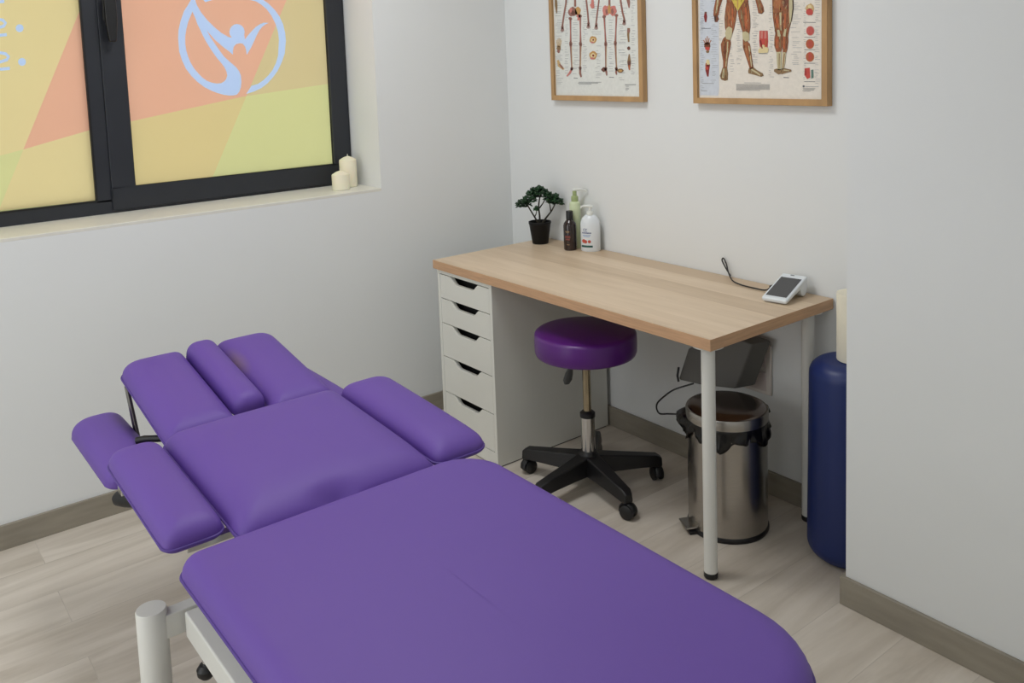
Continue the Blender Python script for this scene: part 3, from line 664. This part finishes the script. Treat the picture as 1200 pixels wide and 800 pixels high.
clusters = [(-.078, .01, .165, .022), (-.060, -.01, .185, .020), (-.048, .015, .165, .020), (-.038, -.01, .205, .022), (-.018, .01, .215, .024), (.004, -.01, .222, .024), (.022, .01, .210, .022),
            (-.005, .025, .20, .020), (.036, -.01, .198, .024), (.052, .012, .188, .022), (.070, -.01, .190, .022), (.088, 0, .172, .020), (.064, .02, .172, .019), (-.015, -.030, .152, .012), (.045, .005, .178, .018), (-.028, -.02, .188, .018)]
for u, v, z, r in clusters:
    lf = MB()
    for q in range(46):
        th = random.uniform(0, 2*PI); ph = random.uniform(-.5, 1.3); L_ = r*random.uniform(.8, 1.35)
        d = Vector((math.cos(th)*math.cos(ph), math.sin(th)*math.cos(ph), math.sin(ph))); c0 = P3(u, v, z)+d*L_*.15; c1 = P3(u, v, z)+d*L_
        s_ = d.cross(Vector((0, 0, 1))).normalized()*L_*.42; nn = s_.cross(d).normalized()*.0016
        cm = c0.lerp(c1, .62)
        lf.add([c0, cm+s_, c1, cm-s_, cm+nn*2.2, cm-nn], [(0,1,4),(1,2,4),(2,3,4),(3,0,4),(1,0,5),(2,1,5),(3,2,5),(0,3,5)])
    lf.build('leaf_cluster', M['leaf'], pl_, angle=180)
# brown bottle
def patch(mb, c, r, a0, a1, z0, z1, mat, sx=1, sy=1):
    n = 8; vs = []; fs = []
    for i in range(n+1):
        a = a0+(a1-a0)*i/n
        for z in (z0, z1): vs.append((c[0]+r*sx*math.cos(a), c[1]+r*sy*math.sin(a), c[2]+z))
    for i in range(n): fs.append((2*i, 2*i+2, 2*i+3, 2*i+1))
    mb.add(vs, fs, mat)
cen = math.atan2(CAM.y+.1, CAM.x-.5)
bx, by = .508, -.095
bb = thing('brown_bottle', 'small dark brown bottle with black cap beside the white pump bottle', 'bottle', (bx, by, DZ))
MB().lathe([(0, 0), (.024, 0), (.0265, .003), (.0265, .100), (.0245, .110), (.017, .120), (.0125, .126), (.0120, .130), (0, .130)], (bx, by, DZ), n=40).build('body', M['amber'], bb)
MB().lathe([(0, .125), (.0145, .125), (.0145, .158), (.0125, .161), (0, .161)], (bx, by, DZ), n=32).build('cap', M['black'], bb)
lbm = MB()
for k_, (a0, a1, z0, z1, mt) in enumerate([(-.55, .15, .078, .081, 'ink_tan'), (-.4, .1, .074, .076, 'ink_tan'), (-.6, .25, .052, .062, 'ink_maroon'), (-.55, .2, .044, .049, 'ink_maroon'), (-.3, .1, .024, .027, 'ink_tan')]):
    patch(lbm, (bx, by, DZ), .0268, cen-.25+a0, cen-.25+a1, z0, z1, M[mt])
lbm.build('label_print', None, bb)
# green pump bottle
gx, gy = .492, -.050
gb = thing('green_pump_bottle', 'tall slim pale green pump bottle behind the brown bottle', 'bottle', (gx, gy, DZ))
MB().lathe([(0, 0), (.021, 0), (.0225, .003), (.0225, .178), (.021, .187), (.014, .193), (0, .194)], (gx, gy, DZ), n=40).build('body', M['greenb'], gb)
MB().lathe([(0, .190), (.0145, .190), (.0145, .212), (.0120, .215), (.0085, .216), (.0085, .236), (0, .236)], (gx, gy, DZ), n=32).build('pump_collar', M['greencap'], gb)
nz = MB(); d = U2*1.0
c0 = Vector((gx, gy, DZ+.236))
nz.tube([c0-d*.008+Vector((0,0,.003)), c0+Vector((0,0,.004)), c0+d*.03+Vector((0,0,.005)), c0+d*.045+Vector((0,0,0)), c0+d*.050+Vector((0,0,-.006))], [.006,.007,.005,.004,.004], n=12)
nz.build('pump_nozzle', M['clearwhite'], gb)
# white pump bottle, oval
wx, wy = .584, -.052; WR = Matrix.Rotation(YAW-.25, 4, 'Z')
wb = thing('white_pump_bottle', 'white oval pump bottle with blue and red print on the desk', 'bottle', (wx, wy, DZ))
WXF = Matrix.Translation((wx, wy, DZ)) @ WR
MB().lathe([(0, 0), (.037, 0), (.040, .004), (.0405, .105), (.039, .120), (.033, .134), (.022, .145), (.014, .149), (0, .150)], n=48, xf=WXF, sy=.62).build('body', M['whiteb'], wb)
MB().lathe([(0, .146), (.014, .146), (.014, .158), (.012, .161), (.006, .162), (.006, .178), (0, .178)], n=28, xf=WXF).build('pump_collar', M['clearwhite'], wb)
nz = MB(); nz.tube([(.012, 0, .179), (0, 0, .182), (-.022, 0, .183), (-.034, 0, .180), (-.037, 0, .174)], [.006, .0075, .005, .004, .0035], n=12, xf=WXF); nz.build('pump_nozzle', M['clearwhite'], wb)
def oval(mb, x0, x1, z0, z1, mt, wave=0):
    n = 8; vs = []; fs = []
    for i in range(n+1):
        x = x0+(x1-x0)*i/n; y = -.0405*.62*math.sqrt(max(0, 1-(x/.0405)**2))-.0004
        for z in (z0, z1): vs.append((x, y, z))
    for i in range(n): fs.append((2*i, 2*i+2, 2*i+3, 2*i+1))
    mb.add(vs, fs, M[mt], WXF)
lw = MB()
for x in (-.021, -.012): # two bold initials and a line of lettering under them
    oval(lw, x-.004, x-.0025, .083, .094, 'ink_blue'); oval(lw, x-.004, x+.003, .092, .094, 'ink_blue'); oval(lw, x-.004, x+.003, .083, .085, 'ink_blue')
for q in range(9): oval(lw, -.030+q*.0042, -.0272+q*.0042, .074, .0795, 'ink_blue')
oval(lw, -.028, .005, .066, .0685, 'ink_lblue'); oval(lw, -.026, .0, .061, .063, 'ink_lblue')
def disc(mb, xc, zc, r, mt):
    vs = []
    for q in range(20):
        x = xc+r*math.cos(q*PI/10); z = zc+r*math.sin(q*PI/10); vs.append((x, -.0405*.62*math.sqrt(max(0, 1-(x/.0405)**2))-.0008, z))
    mb.add(vs, [tuple(range(20))], M[mt], WXF)
disc(lw, -.024, .043, .008, 'ink_red'); disc(lw, -.017, .041, .007, 'ink_red'); disc(lw, -.001, .042, .0065, 'ink_red')
oval(lw, -.034, .012, .018, .026, 'ink_dgreen')
lw.build('label_print', None, wb)
# card terminal
tm = thing('card_terminal', 'white card payment terminal with dark screen on the right end of the desk', 'card terminal', (1.56, -.13, DZ))
TA = Vector((1.511, -.191, 0)); e1_ = Vector((.0875, -.0, 0)); # front edge direction (to the right)
fl, frr = Vector((1.514, -.192, DZ)), Vector((1.590, -.178, DZ))
dirr = (frr-fl).normalized(); bk = Vector((-dirr.y, dirr.x, 0))
def TP(a, b_, h): return fl+dirr*a+bk*b_+Vector((0, 0, h))
Wd, Ln = .086, .155
top = [TP(0, 0, .016), TP(Wd, 0, .016), TP(Wd, Ln, .062), TP(0, Ln, .062)]
bot = [TP(.003, .003, .002), TP(Wd-.003, .003, .002), TP(Wd-.003, Ln, .036), TP(.003, Ln, .036)]
mb = MB().add(bot+top, [(0,3,2,1),(4,5,6,7),(0,1,5,4),(1,2,6,5),(2,3,7,6),(3,0,4,7)])
mb.build('body', M['whiteb'], tm, bevel=.006, seg=3)
MB().tube([TP(.004, Ln-.024, .026), TP(Wd-.002, Ln-.024, .026)], .0245, n=32).build('printer_housing', M['whiteb'], tm, bevel=.003)
def TT(a, b_, off=.0004):
    h = .016+.046*b_/Ln; return TP(a, b_, h+off)
MB().prism([TT(.009, .016), TT(Wd-.009, .016), TT(Wd-.009, .128), TT(.009, .128)], (0, 0, .0006)).build('screen', M['screen'], tm, smooth=False)
MB().prism([TT(.033, .143), TT(.045, .143), TT(.045, .146), TT(.033, .146)], (0, 0, .0006)).build('paper_slot', M['greyrubber'], tm, smooth=False)
tc_ = [TP(-.002, .100, .030), TP(-.012, .098, .026), (1.455, -.085, DZ+.006), (1.41, -.085, DZ+.004), (1.35, -.080, DZ+.004), (1.30, -.060, DZ+.006), (1.262, -.032, DZ+.020), (1.236, -.012, DZ+.045), (1.222, -.009, DZ+.062), (1.216, -.010, DZ+.055), (1.226, -.012, DZ+.040), (1.243, -.012, DZ+.018), (1.256, -.014, DZ+.006)]
tb = MB().tube(smoothpath(tc_), .0024, n=8); tb.build('cable', M['black'], tm)
MB().tube([TP(.0, .100, .031), TP(-.016, .097, .024)], .0045, n=10).build('cable_plug', M['black'], tm)

# ================================================================== CANDLES
def candle(x, y, r, h, label):
    t = thing('pillar_candle', label, 'candle', (x, y, WZ0+.008), 'cream pillar candles on the window sill')
    MB().lathe([(0, 0), (r-.002, 0), (r, .002), (r, h-.017), (r-.001, h-.014), (r*.5, h-.004), (.003, h+.001), (0, h+.001)], (x, y, WZ0+.008), n=44).build('wax', M['wax'], t, angle=30)
    MB().tube([(x, y, WZ0+.008+h-.002), (x+.0005, y, WZ0+.008+h+.009)], .0014, n=8).build('wick', M['wick'], t)
candle(-.165, -.735, .036, .128, 'taller cream pillar candle, right at the window reveal corner')
candle(-.105, -.802, .036, .078, 'shorter cream pillar candle, in front and left of the tall one')

# ================================================================== WALL CHARTS
def chart(name, label, x0, x1, z0, z1, sheet, edge):
    t = thing(name, label, 'framed chart', ((x0+x1)/2, 0, z0), None)
    mb = MB(); f, b_ = -.026, -.0008; wv = .020
    # mitred bars
    o_ = [(x0, z0), (x1, z0), (x1, z1), (x0, z1)]; i_ = [(x0+wv, z0+wv), (x1-wv, z0+wv), (x1-wv, z1-wv), (x0+wv, z1-wv)]
    for k in range(4):
        j = (k+1) % 4; poly = [(o_[k][0], f, o_[k][1]), (o_[j][0], f, o_[j][1]), (i_[j][0], f, i_[j][1]), (i_[k][0], f, i_[k][1])]
        mb.prism(poly, (0, b_-f, 0))
    mb.build('frame', M['poster_wood'], t, bevel=.0012, smooth=False)
    MB().box((x0+wv-.002, -.016, z0+wv-.002), (x1-wv+.002, -.010, z1-wv+.002)).build('sheet', M[sheet], t, smooth=False)
    return t
YS = -.0162
class Ink:
    """flat printing on a sheet; L converts crop coordinates of the artwork to wall points"""
    def __init__(s, ox, sc): s.mb = MB(); s.ox = ox; s.sc = sc; s.k = 0
    def p(s, x, y, k=0): q = at(s.ox+x/s.sc, y/s.sc, 1, YS); return (q.x, YS-.0003*k, q.z)
    def poly(s, pts, mat, k=1): s.mb.prism([s.p(x, y, k) for x, y in pts], (0, -.0002, 0), M['p_'+mat])
    def blob(s, x, y, rx, ry, mat, k=1, n=18, rough=.0):
        s.poly([(x+rx*(1+random.uniform(-rough, rough))*math.cos(2*PI*i/n), y+ry*(1+random.uniform(-rough, rough))*math.sin(2*PI*i/n)) for i in range(n)], mat, k)
    def line(s, pts, w, mat, k=1): stroke(s.mb, pts, w, M['p_'+mat], lambda a, b: s.p(a, b, k), (0, -.0002, 0))
    def limb(s, pts, ws, mat, k=1):
        L_, R_ = [], []
        for i, (x, y) in enumerate(pts):
            a = pts[max(0, i-1)]; b = pts[min(len(pts)-1, i+1)]; d = math.hypot(b[0]-a[0], b[1]-a[1]) or 1; nx, ny = -(b[1]-a[1])/d, (b[0]-a[0])/d
            L_.append((x+nx*ws[i]/2, y+ny*ws[i]/2)); R_.append((x-nx*ws[i]/2, y-ny*ws[i]/2))
        s.poly(L_+R_[::-1], mat, k)
    def texts(s, x0, x1, y0, y1, step, mat='text', wd=2.2, jit=.5, p=.8, k=1):
        y = y0
        while y < y1:
            if random.random() < p:
                a = x0+random.uniform(0, jit)*(x1-x0)*.6; b = min(x1, a+(x1-x0)*random.uniform(.3, .8)); s.line([(a, y), (b, y+random.uniform(-1, 1))], wd, mat, k)
            y += step*random.uniform(.7, 1.4)
# left chart: the skeleton seen from two sides
cA = chart('anatomy_chart', 'oak framed skeleton anatomy chart hanging left above the desk', .336, .866, 1.339, 2.07, 'p_sheetA', 0)
I = Ink(635, 6.4)
for x0, x1, y0, y1 in ((100,160,-480,640),(170,205,-460,560),(228,285,150,560),(305,345,-440,560),(358,450,-440,260),(400,450,330,600),(495,545,150,560),(575,640,-460,600),(668,705,-440,600),(105,160,-520,-470)):
    I.texts(x0, x1, y0, y1, 15)
I.texts(270, 510, 616, 640, 7, 'textd', 2.5, p=1, jit=.05); I.line([(625,635),(705,634)], 4, 'textd'); I.texts(628, 665, 645, 680, 8, p=1, jit=.1); I.line([(240,584),(268,586)], 4, 'textd'); I.line([(505,578),(540,580)], 4, 'textd')
def skel(cx, legs, arms, feet, face):
    I.limb([(cx, -330), (cx+2, -200), (cx, -80), (cx, 50)], [10, 13, 14, 16], 'bone', 2)
    for k in range(8):   # ribs
        y = -310+k*24; w_ = 34+k*4 if k < 5 else 54-(k-5)*6
        I.line([(cx-w_, y+12), (cx-w_*.5, y), (cx, y+6), (cx+w_*.5, y), (cx+w_, y+12)], 5, 'pink', 2)
    I.limb([(cx-70, -330), (cx, -322), (cx+70, -330)], [9, 8, 9], 'bone', 3)
    I.blob(cx, -400, 27, 36, 'tan', 2); I.blob(cx-9, -396, 6, 7, 'bonedark', 3); I.blob(cx+10, -396, 6, 7, 'bonedark', 3); I.blob(cx, -371, 12, 8, 'bone', 3)
    for pts, w_ in arms:
        I.limb(pts, [w_]*len(pts), 'bone', 2); ex, ey = pts[-1]; I.blob(ex, ey+12, 9, 16, 'bone', 2, rough=.2)
        for q in (-9, -3, 3, 9): I.line([(ex+q*.6, ey+16), (ex+q*1.3, ey+52-abs(q))], 4.5, 'bone', 2)
    for hip, knee, ank in legs:
        I.blob(hip[0], hip[1], 13, 12, 'bone', 3, rough=.15)
        I.limb([hip, ((hip[0]+knee[0])/2, (hip[1]+knee[1])/2), knee], [14, 9, 14], 'bone', 2); I.line([hip, knee], 3, 'pink', 3)
        I.blob(knee[0], knee[1], 11, 22, 'bone', 3, rough=.12); I.blob(knee[0], knee[1]+4, 6, 10, 'bonedark', 4, rough=.2)
        I.limb([knee, ((knee[0]*2+ank[0])/3, (knee[1]*2+ank[1])/3), ank], [15, 12, 8], 'bone', 2); I.line([(knee[0]+5, knee[1]+20), (ank[0]+4, ank[1]-6)], 2.5, 'tan', 3)
        I.blob(ank[0], ank[1], 10, 14, 'bonedark', 3, rough=.15)
skel(250, [((215,140),(217,330),(225,515)), ((288,120),(291,330),(288,510))], [([(185,-320),(190,-150),(182,20),(165,120),(155,190)], 12), ([(318,-320),(322,-150),(335,10),(345,100),(350,165)], 12)], None, 0)
I.blob(235,90,32,36,'bone',3,rough=.2); I.blob(270,82,22,30,'ochre',3,rough=.15); I.blob(236,96,13,17,'bonedark',4,rough=.25); I.blob(275,128,17,22,'pink',3,rough=.3); I.blob(262,136,7,10,'sheetA',4); I.blob(220,75,10,18,'pink',4,rough=.3)
I.limb([(225,515),(212,545),(188,572)], [14, 16, 9], 'pink', 3); I.limb([(288,515),(288,550),(296,578)], [14, 16, 12], 'bone', 3)
skel(507, [((468,125),(480,330),(480,515)), ((560,115),(552,325),(560,515))], [([(440,-320),(432,-150),(428,10),(415,110),(408,172)], 11), ([(575,-320),(580,-150),(592,10),(605,90),(618,140)], 13)], None, 1)
I.blob(482,82,26,40,'pink',3,rough=.18); I.blob(534,78,26,40,'pink',3,rough=.18); I.blob(507,70,11,34,'ochre',4,rough=.15); I.blob(487,88,10,20,'bone',4,rough=.3); I.blob(530,86,10,20,'bone',4,rough=.3); I.blob(507,122,24,10,'sheetA',4)
I.blob(466,522,18,17,'bonedark',3,rough=.2); I.limb([(480,515),(485,545),(488,566)], [12,14,8], 'bone', 3); I.blob(590,530,25,15,'skin',3,rough=.15); I.blob(592,530,12,7,'ochre',4,rough=.2); I.limb([(560,515),(558,545),(562,560)], [13,14,8], 'bone', 3)
for y, r in ((298, 26), (415, 30)):
    I.blob(385, y, r, r, 'ochre', 2, rough=.12); I.blob(385, y+2, r*.62, r*.6, 'cream', 3, rough=.15); I.blob(387, y+1, r*.25, r*.28, 'redd', 4, rough=.2); I.blob(380, y+r*.75, r*.5, r*.25, 'pink', 4, rough=.25)
for q in range(5): I.line([(112+q*9, 285+abs(q-2)*8), (118+q*5, 350)], 4, 'tan', 2)
I.blob(128, 362, 16, 20, 'skin', 2, rough=.2); I.blob(126, 385, 10, 12, 'bone', 3, rough=.25); I.limb([(120,450),(132,490),(165,520)], [14, 26, 14], 'tan', 2); I.limb([(132,480),(150,500),(160,515)], [10,14,8], 'bone', 3)
I.limb([(652,210),(648,260),(652,315)], [20, 16, 12], 'skin', 2); I.blob(652,230,11,15,'bone',3,rough=.3); I.blob(652,362,12,14,'bonedark',2,rough=.15); I.limb([(656,405),(655,465),(656,520)], [8, 28, 10], 'skin', 2); I.blob(656,472,11,18,'bonedark',3,rough=.2); I.limb([(656,485),(658,525)], [16, 8], 'orange', 3)
I.limb([(380,-10),(382,60)], [16, 26], 'pink', 2); I.blob(378,40,14,20,'pink',3,rough=.3); I.limb([(105,-20),(108,40),(112,100)], [16, 20, 6], 'skin', 2); I.limb([(645,-20),(652,20),(655,60)], [26, 22, 6], 'bone', 2)
I.line([(180,-500),(600,-500)], 12, 'textd'); I.line([(240,-478),(540,-478)], 4, 'text')
o = I.mb.build('print', None, cA, smooth=False); o['label'] = 'printed skeleton drawings with tiny captions'
# right chart: the muscles, front and back
cB = chart('anatomy_chart', 'oak framed muscle anatomy chart hanging right above the desk', 1.109, 1.641, 1.339, 2.07, 'p_sheetB', 0)
I = Ink(805, 6.154)
I.poly([(92,-500),(228,-500),(232,640),(226,690),(94,686)], 'panel', 0)
for x0, x1, y0, y1 in ((98,128,-480,660),(172,225,-460,600),(228,262,20,300),(305,345,290,520),(355,410,120,470),(468,520,10,470),(590,630,10,560),(470,515,250,420),(745,830,20,480),(918,965,-460,600),(840,862,-400,600),(585,620,-440,-20),(765,830,-440,10),(90,130,130,220)):
    I.texts(x0, x1, y0, y1, 13)
I.line([(105,206),(172,204)], 4, 'textd'); I.line([(110,600),(195,602)], 4, 'text'); I.line([(105,654),(145,655)], 4, 'text')
for k in range(7): I.line([(356,608+k*7),(598-(70 if k == 6 else 0),610+k*7)], 2.6, 'textd')
I.line([(415,597),(535,598)], 3, 'text'); I.blob(842,622,8,8,'textd'); I.line([(855,624),(950,625)], 3, 'text'); I.texts(826, 945, 636, 660, 6, 'textd', p=1, jit=.2)
def mus(out, mat='muscle', stripes=(), k=1): 
    cx_ = sum(p[0] for p in out)/len(out); cy_ = sum(p[1] for p in out)/len(out)
    I.poly([(cx_+(x-cx_)*1.03, cy_+(y-cy_)*1.02) for x, y in out], 'outline', k); I.poly(out, mat, k+1)
    for pts, ws, mt in stripes: I.limb(pts, ws, mt, k+2)
    xs = [p[0] for p in out]; ys = [p[1] for p in out]   # muscle fibres
    for q in range(int((max(xs)-min(xs))*(max(ys)-min(ys))/420)):
        x, y = random.uniform(min(xs), max(xs)), random.uniform(min(ys), max(ys)); x2, y2 = x+random.uniform(-5, 5), y+random.uniform(14, 34)
        if inside((x-3, y), out) and inside((x2+3, y2), out): I.line([(x, y), ((x+x2)/2+1, (y+y2)/2), (x2, y2)], random.uniform(1.6, 3.2), random.choice(['muscle2', 'outline', 'musclel', 'tendon', 'skin', 'orange', 'ochre']), k+3)
# front figure
mus([(240,-330),(300,-352),(370,-352),(445,-340),(470,-250),(455,-130),(440,-40),(442,40),(290,40),(285,-60),(268,-160),(255,-250)], 'muscle', [([(310,-320),(365,-280),(365,-230)], [70,60,40], 'musclel'), ([(420,-320),(385,-280),(380,-230)], [70,60,40], 'muscle2'), ([(365,-210),(366,-20)], [66,46], 'tendon'), ([(300,-200),(305,-20)], [14,12], 'orange'), ([(430,-200),(424,-20)], [14,12], 'orange')])
mus([(340,-360),(345,-420),(368,-438),(392,-420),(396,-360)], 'musclel', [([(368,-430),(368,-370)], [22,16], 'tendon')])
I.poly([(322,-6),(420,-6),(398,30),(368,78),(345,40)], 'yellow', 4); I.limb([(368,-4),(368,60)], [10,5], 'ochre', 5)
mus([(290,10),(345,40),(362,80),(352,150),(338,215),(325,250),(290,240),(276,200),(273,130),(280,60)], 'muscle', [([(300,40),(308,130),(305,200)], [14,22,10], 'musclel'), ([(330,60),(332,130),(322,200)], [10,14,6], 'orange'), ([(282,90),(284,150),(292,215)], [5,7,5], 'skin')], 2)
mus([(440,10),(392,40),(368,85),(380,150),(396,210),(410,245),(450,245),(458,190),(456,120),(448,50)], 'muscle', [([(425,50),(428,140),(432,210)], [12,22,12], 'orange'), ([(392,70),(400,130),(412,190)], [12,16,8], 'skin'), ([(446,60),(448,140)], [5,6], 'musclel')], 2)
I.poly([(288,205),(305,190),(330,205),(328,250),(312,290),(285,280),(278,240)], 'tendon', 6); I.poly([(402,232),(425,225),(450,240),(452,290),(425,300),(405,280)], 'tendon', 6)
mus([(282,262),(308,275),(318,310),(308,370),(295,430),(290,490),(262,490),(262,440),(250,370),(246,320),(262,280)], 'muscle', [([(275,290),(272,360),(272,420)], [14,18,8], 'muscle2'), ([(296,300),(292,380),(282,480)], [8,8,6], 'tendon')], 2)
mus([(405,280),(432,290),(455,320),(466,390),(472,450),(482,490),(455,500),(440,450),(420,390),(405,340)], 'muscle', [([(425,310),(432,370),(448,440)], [14,18,8], 'musclel'), ([(448,330),(458,400),(468,480)], [8,8,7], 'tendon')], 2)
mus([(258,488),(290,490),(296,530),(294,575),(275,582),(248,572),(240,545),(250,515)], 'skin', [([(268,495),(262,560)], [8,14], 'tendon')], 2)
mus([(450,492),(482,486),(505,505),(545,528),(552,545),(535,553),(490,540),(445,528),(444,510)], 'skin', [([(465,500),(500,520),(530,542)], [10,12,8], 'tendon')], 2)
mus([(248,-320),(205,-300),(190,-200),(200,-100),(208,0),(195,60),(192,110),(205,118),(228,108),(238,50),(255,0),(262,-100),(258,-220)], 'muscle', [([(225,-260),(220,-140)], [24,18], 'musclel'), ([(232,-60),(220,40),(212,95)], [18,10,8], 'tendon')], 2)
mus([(195,112),(222,112),(232,138),(220,160),(202,158)], 'muscle2', [([(205,120),(206,150)], [12,10], 'outline')], 2)
mus([(468,-320),(500,-290),(515,-180),(510,-60),(532,0),(552,50),(556,80),(540,98),(515,92),(510,60),(495,0),(480,-80),(470,-200)], 'muscle', [([(490,-260),(498,-140)], [22,18], 'musclel'), ([(512,-20),(530,70)], [12,16], 'skin')], 2)
# back figure
mus([(620,-330),(680,-352),(740,-345),(790,-320),(800,-200),(765,-60),(768,60),(755,140),(740,200),(728,260),(715,300),(632,300),(640,240),(622,120),(618,0),(600,-200)], 'muscle', [([(655,-300),(665,-120)], [50,30], 'musclel'), ([(735,-300),(725,-120)], [50,30], 'musclel'), ([(655,-10),(652,60)], [54,46], 'musclel'), ([(718,-10),(715,60)], [48,40], 'muscle2'), ([(648,100),(655,200)], [22,18], 'orange'), ([(675,90),(678,220)], [14,10], 'tendon'), ([(708,100),(706,210)], [16,14], 'orange'), ([(690,80),(690,230)], [5,5], 'outline')], 1)
mus([(660,-360),(665,-420),(690,-438),(715,-420),(720,-360)], 'muscle2')
I.poly([(738,-60),(766,-60),(768,60),(758,140),(742,180),(738,90)], 'tendon', 5); I.limb([(764,-60),(767,60),(755,150)], [5,6,4], 'outline', 6)
I.limb([(660,215),(668,262)], [16,22], 'tendon', 5); I.limb([(712,210),(704,262)], [12,18], 'tendon', 5)
mus([(640,240),(684,248),(690,300),(686,350),(680,380),(648,380),(632,330),(632,280)], 'muscle', [([(655,262),(650,345)], [16,16], 'orange'), ([(673,262),(674,345)], [8,10], 'skin')], 3)
mus([(692,245),(728,240),(732,300),(724,360),(714,390),(694,380),(690,330)], 'muscle', [([(704,262),(702,350)], [8,12], 'orange'), ([(720,262),(718,350)], [7,8], 'muscle2')], 3)
I.poly([(648,375),(682,372),(680,450),(678,505),(656,505),(650,440)], 'tendon', 5); I.poly([(692,375),(716,378),(710,450),(700,500),(684,500),(686,440)], 'tendon', 5); I.limb([(668,385),(667,495)], [6,5], 'skin', 6); I.limb([(705,385),(696,490)], [6,5], 'muscle', 6)
mus([(648,495),(680,500),(684,530),(660,536),(630,515),(632,500)], 'skin', (), 4); mus([(684,495),(706,492),(752,502),(755,515),(720,524),(684,535)], 'skin', [([(700,505),(740,510)], [8,6], 'tendon')], 4)
# insets
I.poly([(524,222),(583,222),(586,300),(580,360),(530,362),(522,300)], 'red', 2); I.poly([(535,225),(550,225),(548,280),(532,275)], 'pink', 3); I.poly([(560,224),(575,224),(576,275),(558,280)], 'pink', 3); I.poly([(515,360),(550,320),(590,350),(585,380),(518,382)], 'cream', 4); I.limb([(530,290),(545,350)], [10,8], 'redd', 5); I.limb([(574,290),(566,340)], [10,8], 'orange', 5)
I.limb([(135,85),(135,120),(136,160)], [12,24,10], 'redd', 2); I.blob(137,92,8,8,'bonedark',3)
for q in range(5): I.line([(122+q*13, 262+abs(q-2)*14), (135+q*6, 320)], 6, 'musclel', 2)
I.blob(148,328,24,24,'muscle2',2,rough=.15); I.blob(150,350,17,14,'red',3,rough=.2); I.blob(150,372,12,10,'skin',2)
I.limb([(152,430),(150,470)], [18,34], 'cream', 2); I.limb([(150,465),(148,510),(152,552)], [34,26,10], 'redd', 2); I.limb([(140,455),(136,500)], [8,6], 'orange', 3); I.blob(148,492,9,12,'red',3)
I.blob(888,62,30,36,'tan',2,rough=.12); I.blob(886,86,24,26,'red',3,rough=.15); I.blob(888,50,14,14,'cream',3,rough=.2)
I.blob(890,222,30,35,'pink',2); I.blob(890,222,24,28,'red',3,rough=.05); I.blob(888,317,30,35,'orange',2); I.blob(890,317,20,24,'red',3,rough=.1); I.blob(888,410,30,35,'orange',2); I.blob(888,408,14,26,'red',3,rough=.15)
for y, c_ in ((222, 'pink'), (317, 'musclel'), (410, 'musclel')):
    for q in range(-2, 3): I.line([(888+q*9, y-22+abs(q)*3), (888+q*9, y+22-abs(q)*3)], 1.8, c_, 4)
I.poly([(850,492),(886,488),(890,560),(868,570),(848,540)], 'red', 2); I.poly([(896,505),(912,500),(914,560),(898,568)], 'teal', 2); I.limb([(856,500),(858,540)], [6,6], 'redd', 3)
for y in (268, 358, 455, 588): I.line([(848,y),(925,y+1)], 3.5, 'textd')
I.line([(840,160),(930,162)], 3.5, 'textd'); I.line([(698,558),(735,560)], 5, 'textd'); I.line([(520,386),(580,387)], 3.5, 'textd')
I.blob(888,-80,30,34,'pink',2); I.blob(888,-200,30,34,'orange',2); I.blob(150,-90,26,50,'muscle2',2); I.blob(150,-240,26,50,'muscle',2)
I.line([(300,-505),(780,-505)], 14, 'textd'); I.line([(380,-480),(700,-480)], 4, 'text')
o = I.mb.build('print', None, cB, smooth=False); o['label'] = 'printed muscle drawings with tiny captions'
